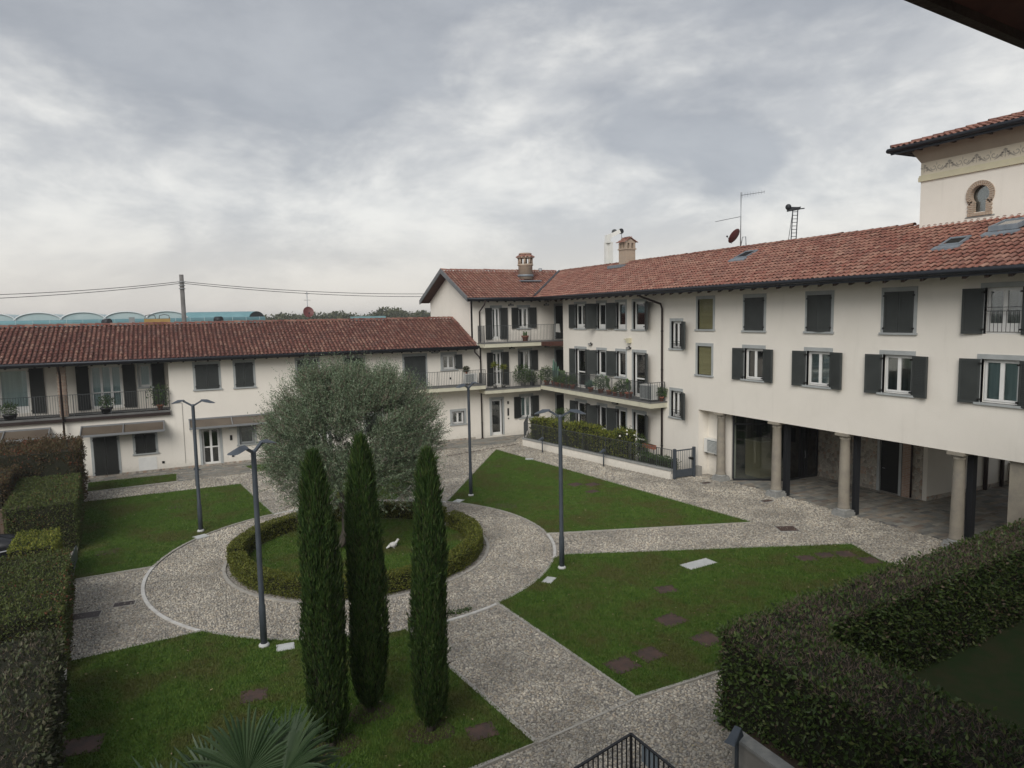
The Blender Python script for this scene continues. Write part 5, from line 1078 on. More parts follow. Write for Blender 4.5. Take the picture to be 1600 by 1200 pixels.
# covered barbecue: draped tarpaulin with piping
bq = thing('covered_barbecue', 'barbecue under a black tarpaulin with a pale seam at the left edge', 'cover', (-5.45, 27.5, 0)); V, F = [], []
nx, ny = 22, 34
for i in range(ny + 1):
    for k in range(nx):
        a = 2 * PI * k / nx; t = i / ny; prof = 1.0 if t < .72 else math.sqrt(max(0, 1 - ((t - .72) / .28) ** 2)); sx = .98 * (1 - .18 * t) * (prof if t > .72 else 1); sy = .55 * (1 - .12 * t) * (prof if t > .72 else 1)
        ca, sa = math.cos(a), math.sin(a); ex = 1 / max(abs(ca), abs(sa)) ** .55; fold = 1 + .035 * math.sin(9 * a + 2 * t) * (1 - t) + .02 * math.sin(4 * a + 9 * t)
        V.append((-5.45 + sx * ca * ex * fold, 27.5 + sy * sa * ex * fold, .05 + 1.12 * t - .10 * abs(ca) * t + .03 * math.sin(3 * a + 5 * t)))
for i in range(ny):
    for k in range(nx): F.append((i * nx + k, i * nx + (k + 1) % nx, (i + 1) * nx + (k + 1) % nx, (i + 1) * nx + k))
fast('tarpaulin', V, F, M['cover'], bq, smooth=True)
g = MB(); g.tube([(-4.38, 26.9, 1.0), (-5.0, 26.84, .78), (-6.1, 26.86, .66)], .022, 6); g.tube([(-4.45, 26.95, 1.05), (-4.43, 27.7, 1.12)], .02, 6); build(g, 'piping', M['strap'], bq)
# hedge and shrubs in the fenced garden
hp = [(19.55, 37.6), (20.93, 29.9), (21.5, 30.0), (20.25, 37.8)]
hp = []
for i in range(9):
    t = i / 9; t2 = (i + 1.15) / 9; a = (19.55 + 1.45 * t, 37.6 - 7.9 * t); b = (19.55 + 1.45 * t2, 37.6 - 7.9 * t2); wv = random.uniform(.5, .85); f = random.uniform(-.05, .12)
    hp.append(([(a[0] - f, a[1]), (b[0] - f, b[1]), (b[0] + wv, b[1] + .1), (a[0] + wv, a[1] + .1)], .25, random.uniform(1.55, 1.95) + (.12 if i < 2 else 0)))
hedge('garden_hedge', 'bushy hedge with yellow green new growth behind the garden fence', hp, 'yellowleaf', .11, 520, .40, amp=.20, lw=.42, up=.6)
hedge('garden_hedge', 'low dark green shrubs behind the fence close to the garden gate', [([(21.25, 28.9), (21.5, 26.9), (22.2, 26.9), (22.0, 29.2)], .1, .78)], 'plant', .09, 500, .2, amp=.10, lw=.4, up=.6)
def bush(name, label, c, r, m, n, ls, lw=.45, cat='shrub', group=None, sq=(1, 1, 1), stems=5, up=.5, blossom=0, z0=0):
    root = thing(name, label, cat, (c[0], c[1], z0), group); d = rnd_dirs(n); rad = r * RG.random(n) ** .4; P = np.array(c) + d * rad[:, None] * np.array(sq); P += lump(P, 4, 2)[:, None] * d * r * .25
    D = nrm(d + rnd_dirs(n) * .8 + [0, 0, up]); V, F = leaf_quads(P, D, rnd_dirs(n), ls * RG.uniform(.6, 1.3, n), ls * lw, .1); fast('foliage', V, F, M[m], root, kind='stuff')
    g = MB()
    for k in range(stems): q = P[k]; g.tube([(c[0] + random.uniform(-.04, .04), c[1] + random.uniform(-.04, .04), z0), ((c[0] + q[0]) / 2, (c[1] + q[1]) / 2, (z0 + q[2]) / 2), tuple(q)], [.02, .012, .006], 5)
    build(g, 'stem', M['bark'], root, kind='stuff')
    if blossom:
        g = MB()
        for k in range(blossom): q = P[RG.integers(n)]; q = np.array(c) + nrm(q - np.array(c)) * r * .98 * np.array(sq); g.ball(tuple(q), .055, 6, 4)
        build(g, 'blossom', M['petal'], root, kind='stuff')
    return root
bush('rose_bush', 'loose rose bush with a few white blossoms behind the garden fence', (21.25, 30.1, 1.35), .75, 'plant', 900, .08, blossom=6, sq=(.8, .9, 1))
bush('rose_bush', 'open shrub standing clear of the hedge by the lowest right door', (21.6, 29.3, 1.15), .62, 'laurel', 520, .09, sq=(.7, .8, 1.15))
bush('shrub', 'dark shrub in the garden corner below the dark passage', (22.4, 38.6, 1.45), .75, 'plant', 1100, .09, sq=(1.1, 1, .8))

# ------------------------------------------------------------------ cypresses
def cypress(name, label, x, y, h, w, seed, n=30000, lean=(0, 0), bulge=0.0):
    rg = np.random.default_rng(seed); root = thing(name, label, 'cypress', (x, y, 0), 'three slender cypresses in a row')
    def prof(t): return np.interp(t, [0, .015, .05, .12, .3, .5, .7, .82, .9, .96, 1.0], [.25, .40, .74, .96, 1.05, 1.0, .90, .74, .52, .30, .08])
    t = rg.random(n) ** .92; a = rg.uniform(0, 2 * PI, n); 
    lum = .13 * np.sin(3 * a + 9 * t + seed) + .09 * np.sin(7 * a - 13 * t + seed * 2) + .05 * np.sin(15 * a + 3 * np.sin(20 * t)) + bulge * np.exp(-((t - .22) / .12) ** 2) * np.cos(a - .3)
    r = w / 2 * prof(t) * (1 + lum) - rg.random(n) ** 2 * .12 + (rg.random(n) < .05) * rg.random(n) * .07; r = np.maximum(r, .01)
    z = .12 + t * (h - .12); P = np.c_[x + r * np.cos(a) + lean[0] * t, y + r * np.sin(a) + lean[1] * t, z]
    out_ = np.c_[np.cos(a), np.sin(a), np.zeros(n)]; D = nrm(out_ * rg.uniform(.05, .5, n)[:, None] + rg.normal(0, .16, (n, 3)) + [0, 0, 1.0]); Nn = nrm(out_ + rg.normal(0, .5, (n, 3)))
    ln = rg.uniform(.07, .17, n) * (1 + .6 * (t > .85)); wd = rg.uniform(.016, .034, n)
    V, F = leaf_quads(P, D, Nn, ln, wd, .2); fast('foliage', V, F, M['cypress'], root, kind='stuff')
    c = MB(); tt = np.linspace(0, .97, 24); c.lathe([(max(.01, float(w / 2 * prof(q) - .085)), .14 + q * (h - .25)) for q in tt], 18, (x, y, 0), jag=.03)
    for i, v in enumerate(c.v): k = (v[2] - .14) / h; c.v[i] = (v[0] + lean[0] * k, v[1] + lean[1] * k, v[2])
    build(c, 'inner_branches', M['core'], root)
    c = MB(); c.tube([(x, y, -.05), (x, y, .5)], [.09, .07], 10); build(c, 'trunk', M['bark'], root)
    # stray sprays
    k = 26; q = MB()
    sa, st = rg.uniform(0, 2 * PI, k), rg.uniform(.1, .85, k); Vs, Fs = [], []
    for i in range(k):
        rr_ = w / 2 * float(prof(st[i])); b0 = np.array([x + rr_ * math.cos(sa[i]) + lean[0] * st[i], y + rr_ * math.sin(sa[i]) + lean[1] * st[i], .12 + st[i] * h]); dd = nrm(np.array([math.cos(sa[i]), math.sin(sa[i]), rg.uniform(.3, 1.6)])); m_ = 16
        pp = b0 + dd * (np.linspace(-.05, rg.uniform(.06, .2), m_))[:, None] + rg.normal(0, .012, (m_, 3)); d2 = nrm(dd + rg.normal(0, .5, (m_, 3))); vv, ff = leaf_quads(pp, d2, rnd_dirs(m_), .07, .018); Fs.append(ff + len(Vs) * m_ * 4); Vs.append(vv)
    fast('stray_sprays', np.concatenate(Vs), np.concatenate(Fs), M['cypress'], root, kind='stuff')
    return root
cypress('cypress', 'leftmost and nearest of the three cypresses, its foot behind the palm', 2.27, 12.68, 5.50, .66, 3, lean=(-.09, .02), bulge=.08)
cypress('cypress', 'middle cypress, the tallest, right in front of the olive trunk', 3.24, 13.47, 5.56, .65, 5, bulge=.03)
cypress('cypress', 'rightmost cypress with brown flecks and a stray side branch', 4.10, 12.27, 5.40, .59, 9, lean=(.08, -.03))
# stray side branch on the rightmost cypress
sb_ = MB(); sb_.tube([(4.42, 12.2, 2.35), (4.62, 12.1, 2.33), (4.85, 12.0, 2.42)], [.012, .009, .004], 5); o = build(sb_, 'side_branch', M['bark'], bpy.data.objects['cypress.002'])
k = 220; tt = RG.random(k); P = np.c_[4.42 + .45 * tt, 12.2 - .2 * tt, 2.34 + .09 * tt ** 2] + RG.normal(0, .022, (k, 3)); V, F = leaf_quads(P, nrm(np.array([.8, -.3, .3]) + rnd_dirs(k) * .8), rnd_dirs(k), .07, .016); fast('foliage', V, F, M['cypress'], o, kind='stuff')
# bare rings of earth below
for x, y, r in ((2.27, 12.68, .50), (3.24, 13.47, .46), (4.10, 12.27, .46)):
    g = MB(); g.prism([(x + r * math.cos(a) * (1 + .12 * math.sin(3 * a + x)), y + r * .9 * math.sin(a) * (1 + .1 * math.sin(5 * a))) for a in np.linspace(0, 2 * PI, 25)[:-1]], .03, .040); struct(build(g, 'bare_soil', M['soil']))

# ------------------------------------------------------------------ olive tree
def olive():
    root = thing('olive_tree', 'broad silvery olive tree with a round crown inside the ring hedge', 'olive tree', (5.35, 24.2, 0)); rg = np.random.default_rng(4)
    bx_, by_ = 5.35, 24.2; tr = MB()
    for k in range(6):
        a = k * 1.05 + .3; tr.tube([(bx_ + math.cos(a) * .62, by_ + math.sin(a) * .62, .0), (bx_ + math.cos(a) * .36, by_ + math.sin(a) * .36, .16), (bx_ + math.cos(a) * .16, by_ + math.sin(a) * .16, .55), (bx_ + math.cos(a + .5) * .13, by_ + math.sin(a + .5) * .13, 1.15), (bx_ + math.cos(a + .9) * .12, by_ + math.sin(a + .9) * .12, 1.7)], [.07, .13, .17, .16, .13], 8)
    build(tr, 'trunk', M['bark'], root)
    tips = []
    def grow(p, d, ln, r, depth, mb):
        pts = [np.array(p)]; rads = [r]; d = np.array(d, float)
        for s in range(4):
            d = nrm(d + rg.normal(0, .16, 3) + np.array([0, 0, .03])); pts.append(pts[-1] + d * ln / 4); rads.append(r * (1 - .13 * (s + 1)))
        mb.tube([tuple(q) for q in pts], rads, 6 if depth > 2 else 5, cap=False)
        if depth == 0: tips.append((pts[-1], d)); return
        for k in range(3 if depth < 4 else 3):
            q = pts[rg.integers(2, 5)]; a = rg.normal(0, .62, 3); grow(q, nrm(d + a), ln * rg.uniform(.62, .8), rads[-1] * .72, depth - 1, mb)
    for k in range(7):
        a = k * 2 * PI / 7 + .2; mb = MB(); grow((bx_ + math.cos(a) * .12, by_ + math.sin(a) * .12, 1.35), (math.cos(a) * .8, math.sin(a) * .8, .75), 1.5, .095, 3, mb); build(mb, 'limb', M['bark'], root)
    c = np.array([5.5, 23.85, 3.75]); R3 = np.array([3.12, 2.85, 2.62])
    ns = 14500; d = rnd_dirs(ns); d[:, 2] = np.where(d[:, 2] < -.75, -d[:, 2], d[:, 2]); cl = nrm(rg.normal(size=(95, 3)))
    # clumps: pull shoot origins towards clump directions
    near = cl[np.argmax(d @ cl.T, 1)]; d = nrm(d * .72 + near * .28); rad = rg.uniform(.28, 1.0, ns) ** .5
    bump = 1 + .085 * lump(d * 3, 1.0, 2) + .04 * lump(d * 9, 1.0, 7); low = np.where(d[:, 2] < 0, 1.0 + .06 * (-d[:, 2]), 1.0)
    O = c + d * R3 * (rad * bump * low)[:, None] * .95
    O = O[~((O[:, 2] < 1.2))]; 
    # openings in the lower right where sky and wall show through
    gaps = np.array([[6.9, 22.0, 2.6], [7.3, 22.4, 3.6], [3.6, 22.0, 1.7], [2.9, 22.3, 2.9]]); dist = np.min(np.linalg.norm(O[:, None] - gaps[None], axis=2), 1); O = O[(dist > .30)]
    ns = len(O); dc = nrm(O - c); SD = nrm(dc * .7 + np.array([0, 0, .6]) + rg.normal(0, .45, (ns, 3))); SD[:, 2] = np.where(O[:, 2] < 2.4, SD[:, 2] - .55, SD[:, 2]); SD = nrm(SD)
    SL = rg.uniform(.28, .62, ns) * np.where(O[:, 2] > 4.8, 1.15, 1) * np.where(rg.random(ns) < .06, 1.5, 1); m_ = 18
    t = np.linspace(0, 1, m_)[None, :, None]; base = O[:, None, :] + SD[:, None, :] * SL[:, None, None] * t + np.array([0, 0, .12]) * (t ** 2) * SL[:, None, None]
    base = base + rg.normal(0, .012, base.shape); LD = nrm(SD[:, None, :] * .8 + rg.normal(0, .55, base.shape)); P = base.reshape(-1, 3); LD = LD.reshape(-1, 3); n = len(P)
    V, F = leaf_quads(P, LD, rnd_dirs(n), rg.uniform(.055, .10, n), rg.uniform(.015, .025, n)); fast('foliage', V, F, M['olive'], root, kind='stuff')
    q, f = leaf_quads(O, SD, rnd_dirs(ns), SL, .012); fast('shoots', q, f, M['twig'], root, kind='stuff')
    print('olive leaves', n)
olive()
# ------------------------------------------------------------------ palm in the foreground
def palm():
    x, y = .40, 7.45; root = thing('fan_palm', 'fan palm whose fronds rise into the bottom edge of the view', 'palm', (x, y, 0)); rg = np.random.default_rng(21)
    g = MB(); g.lathe([(.17, 0), (.16, .8), (.15, 2.2), (.20, 2.5), (.12, 2.72)], 14, (x, y, 0), jag=.08); build(g, 'trunk', M['bark'], root)
    specs = [(78, 58, .92), (22, 50, 1.0), (160, 34, 1.15), (120, 40, .8), (50, 30, 1.1), (200, 12, .85), (-12, 20, .95), (-60, 30, .9), (-110, 40, .8), (240, 25, .8), (50, 12, 1.0), (-35, 5, .8), (118, 6, .9)]
    for az, el, pl in specs:
        a, e_ = math.radians(az), math.radians(el); d = np.array([math.cos(a) * math.cos(e_), math.sin(a) * math.cos(e_), math.sin(e_)]); b0 = np.array([x, y, 2.50]); tip = b0 + d * pl * .75 + np.array([0, 0, -.04])
        g = MB(); g.tube([tuple(b0), tuple(b0 + d * pl * .4 + [0, 0, .03]), tuple(tip)], [.018, .013, .010], 6); st = build(g, 'frond', M['palm'], root)
        side = nrm(np.cross(d, [0, 0, 1.0])); upv = np.cross(side, d); V, F = [], []; k = 0; nseg = 42
        for i in range(nseg):
            th = math.radians(-112 + 224 * i / (nseg - 1)); u = d * math.cos(th) + side * math.sin(th); u = nrm(u + upv * (.22 - .1 * abs(math.sin(th)))); ln = .78 * (1 - .18 * abs(th) / 2.2) * rg.uniform(.93, 1.05)
            w = nrm(np.cross(u, upv)); tw = rg.normal(0, .03); wid = [.004, .018, .022, .015, .002]; ts = [0, .3, .6, .85, 1.0]
            for j, (t_, w_) in enumerate(zip(ts, wid)):
                droop = -np.array([0, 0, 1.0]) * ((.16 + .10 * math.sin(i * 1.7)) * t_ ** 3) * ln; c_ = tip + u * ln * t_ + droop; V += [c_ - w * w_, c_ + upv * w_ * .9, c_ + w * w_]
                if j: o_ = k + (j - 1) * 3; F += [(o_, o_ + 1, o_ + 4, o_ + 3), (o_ + 1, o_ + 2, o_ + 5, o_ + 4)]
            k += 15
        fast('leaflets', np.array(V), F, M['palm'], st, kind='stuff')
palm()

# ------------------------------------------------------------------ white bird figure, fallen twigs on the inner lawn
st = thing('garden_figure', 'small white garden figure of a bird on the lawn inside the ring', 'figure', (6.55, 23.1, .03)); g = MB()
x, y = 6.55, 23.1; n0_ = len(bpy.data.objects)
g.ball((x, y, .22), .15, 14, 9, (1.25, .8, .95), lambda p: 1 + .12 * p[0]); g.tube([(x + .12, y, .27), (x + .20, y, .36), (x + .25, y, .42)], [.085, .06, .05], 10); g.ball((x + .26, y, .44), .062, 10, 7); g.tube([(x - .14, y, .22), (x - .26, y, .14), (x - .36, y, .08)], [.09, .06, .03], 8)
build(g, 'body', M['statue'], st)
for s in (-1, 1): g = MB(); g.ball((x - .02, y + s * .11, .23), .11, 10, 6, (1.25, .3, .8)); build(g, 'wing', M['statue'], st)
g = MB(); g.tube([(x + .31, y, .44), (x + .36, y, .42)], [.018, .003], 6); build(g, 'beak', M['statue'], st)
for s in (-1, 1): g = MB(); g.tube([(x + .02, y + s * .05, .12), (x + .03, y + s * .06, .04)], .016, 6); g.box(x - .01, y + s * .06 - .03, .036, x + .09, y + s * .06 + .03, .05); build(g, 'leg', M['statue'], st)
for o in [q for q in bpy.data.objects if q.parent is st]: o.scale = (.68, .68, .68)
g = MB(); g.box(9.35, 25.0, .0, 9.95, 25.55, .055); struct(build(g, 'gap_soil', M['rust']))
tw_ = thing('fallen_twig', 'thin pale twig lying on the ring lawn left of the rightmost cypress', 'twig', (7.6, 21.7, .05)); g = MB(); g.tube([(7.2, 21.3, .06), (7.5, 21.8, .10), (7.9, 22.2, .09)], .012, 5); g.tube([(7.5, 21.8, .10), (7.55, 22.1, .12)], .008, 5); build(g, 'stem', M['twig'], tw_, kind='stuff')

# ------------------------------------------------------------------ air conditioners
def ac(name, label, c, w, h, d, facing):
    """facing: 'L' faces -y, 'R' faces -x, c = centre of the underside"""
    r = thing(name, label, 'air conditioner', c, 'white air conditioner units'); x, y, z = c
    def bxx(mb, u0, u1, n0, n1, v0, v1):
        if facing == 'L': mb.box(x + u0, y - n0, z + v0, x + u1, y - n1, z + v1)
        else: mb.box(x - n0, y + u0, z + v0, x - n1, y + u1, z + v1)
    g = MB(); bxx(g, -w / 2, w / 2, -d / 2, d / 2, .06, h); build(g, 'casing', M['ac'], r)
    g = MB(); bxx(g, -w / 2 + .04, w / 2 - .24, d / 2, d / 2 + .012, .11, h - .05); gr = build(g, 'fan_guard', M['ac_grill'], r)
    for k in range(9): g = MB(); z0 = .13 + k * (h - .2) / 9; bxx(g, -w / 2 + .03, w / 2 - .23, d / 2 + .012, d / 2 + .02, z0, z0 + .015); build(g, 'slat', M['ac'], gr)
    for s in (-1, 1): g = MB(); bxx(g, s * w * .33 - .03, s * w * .33 + .03, -d / 2, d / 2, 0, .06); build(g, 'foot', M['black'], r)
ac('air_conditioner', 'air conditioner on the balcony of the left row house beside the corner house', (17.1, 41.15, 3.70), .86, .66, .34, 'L')
ac('air_conditioner', 'large louvred air conditioner at the near end of the cactus balcony', (22.35, 29.55, 3.45), 1.0, .82, .40, 'R')
ac('air_conditioner', 'air conditioner hung on the wall beside the first stone column', (23.44, 25.9, 1.10), .92, .74, .32, 'R')
for i in range(11): g = MB(); yy = 29.10 + i * .086; g.box(22.125, yy, 3.56, 22.14, yy + .05, 4.22); build(g, 'slat', M['ac_grill'], bpy.data.objects['air_conditioner.001'])

# ------------------------------------------------------------------ potted plants
def pot(mb, x, y, z, r, h): mb.lathe([(r * .68, 0), (r * .9, h * .75), (r, h * .76), (r * 1.02, h), (r * .88, h), (r * .85, h * .9)], 14, (x, y, z))
def potted(label, x, y, z, r=.15, h=.24, kind='bush', s=.35, m='plant', pm='terra', grp='potted plants on the balconies', n=240):
    root = thing('potted_plant', label, 'potted plant', (x, y, z), grp); g = MB(); pot(g, x, y, z, r, h); build(g, 'pot', M[pm], root); g = MB(); g.lathe([(r * .8, h * .86), (r * .8, h * .9)], 12, (x, y, z)); build(g, 'soil', M['soil'], root)
    rg = np.random.default_rng(int(abs(x * 31 + y * 17) * 10)); top = z + h; s = s * (1.2 if kind == 'bush' else 1.1); n = int(n * 1.35)
    if kind == 'bush':
        d = nrm(rg.normal(size=(n, 3))); P = np.array([x, y, top + s * .75]) + d * (s * rg.random((n, 1)) ** .5) * [1, 1, .95]; V, F = leaf_quads(P, nrm(d + rg.normal(0, .6, (n, 3)) + [0, 0, .4]), nrm(rg.normal(size=(n, 3))), .11, .05); fast('foliage', V, F, M[m], root, kind='stuff')
        g = MB()
        for k in range(5): q = P[k]; g.tube([(x, y, top - .03), tuple(q)], [.012, .006], 5)
        build(g, 'stems', M['bark'], root, kind='stuff')
    elif kind == 'spiky':
        n = 60; a = rg.uniform(0, 2 * PI, n); el = rg.uniform(.2, 1.35, n); D = np.c_[np.cos(a) * np.cos(el), np.sin(a) * np.cos(el), np.sin(el)]; P = np.tile([x, y, top], (n, 1)) + D * .02; V, F = leaf_quads(P, D, np.cross(D, rg.normal(size=(n, 3))), s * rg.uniform(.8, 1.15, n), .045); fast('foliage', V, F, M[m], root, kind='stuff')
    elif kind == 'yucca':
        g = MB(); g.tube([(x, y, top - .05), (x + .02, y, top + s)], [.03, .022], 7); build(g, 'stem', M['bark'], root); n = 70; a = rg.uniform(0, 2 * PI, n); el = rg.uniform(-.5, 1.3, n); D = np.c_[np.cos(a) * np.cos(el), np.sin(a) * np.cos(el), np.sin(el)]; P = np.tile([x + .02, y, top + s], (n, 1)); V, F = leaf_quads(P, D, np.cross(D, rg.normal(size=(n, 3))), .36, .045); fast('foliage', V, F, M[m], root, kind='stuff')
    elif kind == 'column':
        for k in range(5):
            g = MB(); ox, oy = rg.normal(0, r * .45, 2); hh = s * rg.uniform(.6, 1.1); g.lathe([(.045, 0), (.05, hh * .3), (.047, hh * .9), (.03, hh * .97), (.004, hh)], 9, (0, 0, 0)); g.v = [(x + ox + vx + vz * ox * .5, y + oy + vy + vz * oy * .5, top - .03 + vz) for vx, vy, vz in g.v]; build(g, 'cactus_arm', M[m], root)
    elif kind == 'paddle':
        pads = [((x, y, top + .10), 0)]; 
        for k in range(int(9 + s * 14)):
            (px_, py_, pz_), dp = pads[rg.integers(len(pads))]; a = rg.uniform(0, PI * 2); q = (px_ + math.cos(a) * .09, py_ + math.sin(a) * .09, pz_ + rg.uniform(.08, .17)); 
            if q[2] < top + s * 1.6: pads.append((q, dp + 1))
        for (q, dp) in pads: g = MB(); a = rg.uniform(0, PI); ca, sa = math.cos(a), math.sin(a); g.ball((0, 0, 0), .11, 9, 6, (.75, .18, 1)); g.v = [(q[0] + vx * ca - vy * sa, q[1] + vx * sa + vy * ca, q[2] + vz) for vx, vy, vz in g.v]; build(g, 'pad', M[m], root)
    return root
zb_ = 3.42
potted('dense round dark green plant at the inner corner of the cactus balcony', 22.15, 40.2, zb_, .2, .28, 'bush', .46, n=650)
potted('group of tall blue green column cacti in one pot at the balcony corner', 22.3, 39.5, zb_, .2, .30, 'column', 1.25, 'cactus')
potted('tall dark prickly plant behind the column cacti', 22.6, 38.9, zb_, .18, .28, 'paddle', .8, 'cactus2')
potted('spiky grey green plant to the right of the column cacti', 22.2, 38.9, zb_, .16, .24, 'spiky', .5, 'cactus2')
potted('leafy plant in the first of three clay pots before the tall balcony door', 22.2, 38.2, zb_, .15, .24, 'bush', .27)
potted('leafy plant in the second of three clay pots before the tall balcony door', 22.2, 37.65, zb_, .15, .24, 'bush', .27)
potted('leafy plant in the third of three clay pots, nearest the tall balcony door', 22.2, 37.0, zb_, .17, .27, 'bush', .28)
potted('agave in a clay pot just right of the tall balcony door', 22.25, 35.0, zb_, .18, .25, 'spiky', .50, 'cactus')
potted('grey green shrub in a clay pot below the second window of the balcony', 22.3, 34.0, zb_, .19, .25, 'bush', .38, 'olive', n=500)
potted('prickly pear reaching the sill between the two narrow balcony windows', 22.3, 33.1, zb_, .2, .25, 'paddle', .62, 'cactus2')
potted('small yellow green plant in a clay pot beside the prickly pear', 22.2, 32.4, zb_, .16, .22, 'spiky', .35, 'yellowleaf')
potted('dark plant between the two prickly pears of the balcony', 22.3, 31.9, zb_, .17, .24, 'bush', .34, n=420)
potted('tallest prickly pear, in the large clay pot near the big air conditioner', 22.2, 31.1, zb_, .22, .32, 'paddle', .85, 'cactus2')
potted('small red leaved plant squeezed beside the big air conditioner', 22.6, 30.2, zb_, .15, .22, 'bush', .22, 'photinia_red')
potted('green plant behind the big air conditioner at the balcony end', 22.75, 29.0, zb_, .14, .24, 'bush', .25)
ym = 41.25
potted('left one of two yuccas with bright yellow green heads on the middle balcony', 18.75, 40.95, 3.3, .15, .22, 'yucca', 1.15, 'yellowleaf', 'concrete')
potted('right one of two yuccas with bright yellow green heads on the middle balcony', 19.35, 40.95, 3.3, .15, .22, 'yucca', .98, 'yellowleaf', 'concrete')
potted('large dark shrub in front of the middle floor window of the corner house', 20.9, 41.2, 3.3, .2, .28, 'bush', .58, n=800, pm='concrete')
potted('smaller green plant to the right of the large dark shrub', 21.6, 41.2, 3.3, .17, .26, 'bush', .38, n=420, pm='plastic_dark')
potted('square terracotta trough with short cacti on the topmost balcony', 21.1, 41.15, 6.3, .24, .36, 'column', .30, 'cactus2', grp='potted plants on the balconies')
potted('plant in a terracotta pot at the right end of the left row house balcony', -.65, 41.95, 3.3, .17, .28, 'bush', .55, n=330)
potted('low plant in a dark trough before the three leaf balcony door', -3.15, 41.75, 3.3, .30, .34, 'bush', .32, 'plant', 'plastic_dark')
potted('green plant in a dark trough at the left edge balcony', -7.3, 41.75, 3.3, .32, .30, 'bush', .30, 'plant', 'plastic_dark')
potted('withered plant on top of the balcony air conditioner by the corner house', 16.85, 41.15, 4.37, .09, .12, 'bush', .16, 'laurel_dull')
ct = thing('washed_cloth', 'pale striped cloth hung on the topmost balcony railing', 'cloth', (23.35, 40.70, 7.0)); g = MB(); g.hexa([(23.15, 40.66, 6.85), (23.5, 40.66, 6.80), (23.5, 40.69, 6.80), (23.15, 40.69, 6.85), (23.18, 40.66, 7.39), (23.42, 40.66, 7.39), (23.42, 40.69, 7.39), (23.18, 40.69, 7.39)]); build(g, 'fabric', M['ac'], ct)
fb = thing('window_flower_box', 'terracotta flower box hooked on the garden fence', 'flower box', (22.1, 29.6, 1.1)); g = MB(); g.box(21.9, 28.6, 1.02, 22.12, 29.5, 1.22); build(g, 'box', M['terra'], fb); g = MB(); g.box(21.93, 28.63, 1.221, 22.09, 29.47, 1.235); build(g, 'soil', M['soil'], fb)
g = MB(); g.tube([(22.01, 28.7, 0), (22.01, 28.7, 1.02)], .02, 6); build(g, 'leg', M['iron'], fb); g = MB(); g.tube([(22.01, 29.4, 0), (22.01, 29.4, 1.02)], .02, 6); build(g, 'leg', M['iron'], fb)

# ------------------------------------------------------------------ chimneys, antennas
def chimney_round(x, y, z0):
    root = thing('chimney', 'round brick chimney with an open lantern top on the corner house', 'chimney', (x, y, z0)); g = MB(); g.lathe([(.50, -.3), (.50, .62), (.56, .66), (.56, .74), (.50, .76)], 20, (x, y, z0)); build(g, 'stack', M['brick_pale'], root)
    for k in range(8): a = k * PI / 4 + .2; g = MB(); cx, cy = x + .45 * math.cos(a), y + .45 * math.sin(a); g.lathe([(.085, .76), (.085, 1.16)], 6, (cx, cy, z0)); build(g, 'pier', M['brick_pale'], root)
    g = MB(); g.lathe([(.46, 1.16), (.60, 1.16), (.60, 1.22), (.30, 1.42), (.02, 1.46)], 20, (x, y, z0)); g.lathe([(.44, 1.40), (.47, 1.46), (.40, 1.52), (.0, 1.55)], 12, (x, y, z0)); cp = build(g, 'cap', M['brick'], root)
    V, F = [], []; k = 0
    for i in range(14):
        a = i * 2 * PI / 14
        for t, r in ((0, .66), (1, .32)):
            for s in np.linspace(0, PI, 5): V.append((x + r * math.cos(a) + .085 * math.cos(s) * -math.sin(a), y + r * math.sin(a) + .085 * math.cos(s) * math.cos(a), z0 + 1.2 + t * .20 + .07 * math.sin(s)))
        for q in range(4): F.append((k + q, k + q + 1, k + 6 + q, k + 5 + q))
        k += 10
    fast('cap_tiles', V, F, M['tile'], cp, kind='stuff')
    g = MB(); g.lathe([(.56, -.12), (.56, .02)], 18, (x, y, z0)); g.box(x - .8, y - .9, z0 - .48, x + .8, y - .2, z0 - .40); build(g, 'flashing', M['lead'], root)
chimney_round(22.72, 44.1, 10.80)
def chimney_gable(x, y, z0):
    root = thing('chimney', 'square pale brick chimney with a small tiled gable top on the courtyard wing', 'chimney', (x, y, z0)); w = .37
    g = MB(); g.box(x - w, y - w, z0 - .5, x + w, y + w, z0 + .72); g.box(x - w - .05, y - w - .05, z0 + .72, x + w + .05, y + w + .05, z0 + .80); build(g, 'stack', M['brick_pale'], root)
    for ox in (-.30, 0, .30):
        for oy in (-.30, 0, .30):
            if ox or oy: g = MB(); g.box(x + ox - .075, y + oy - .075, z0 + .80, x + ox + .075, y + oy + .075, z0 + 1.12); build(g, 'pier', M['brick_pale'], root)
    g = MB(); g.box(x - w, y - w, z0 + 1.12, x + w, y + w, z0 + 1.17); g.add([(x - w, y - w, z0 + 1.17), (x + w, y - w, z0 + 1.17), (x, y - w, z0 + 1.42), (x - w, y + w, z0 + 1.17), (x + w, y + w, z0 + 1.17), (x, y + w, z0 + 1.42)], [(0, 1, 2), (5, 4, 3)]); cp = build(g, 'cap', M['brick_pale'], root)
    for s in (-1, 1): tiles('cap_tiles', (x + s * (w + .12), y - w - .1, z0 + 1.14), (0, 1, 0), (-s * .54, 0, .33), 2 * w + .2, .62, cp, M['tile'], pitch=.15, expo=.22, r=.06, seed=2)
    g = MB(); g.box(x - 1.0, y - .75, z0 - .42, x - .35, y + .75, z0 - .24); build(g, 'flashing', M['lead'], root)
chimney_gable(26.3, 37.0, 11.25)
vp = thing('vent_pipe', 'short grey vent pipe on the roof ridge right of the round chimney', 'vent pipe', (24.6, 45.4, 11.1)); g = MB(); g.tube([(24.6, 45.4, 11.0), (24.6, 45.4, 11.38)], .12, 10); build(g, 'pipe', M['metal'], vp)
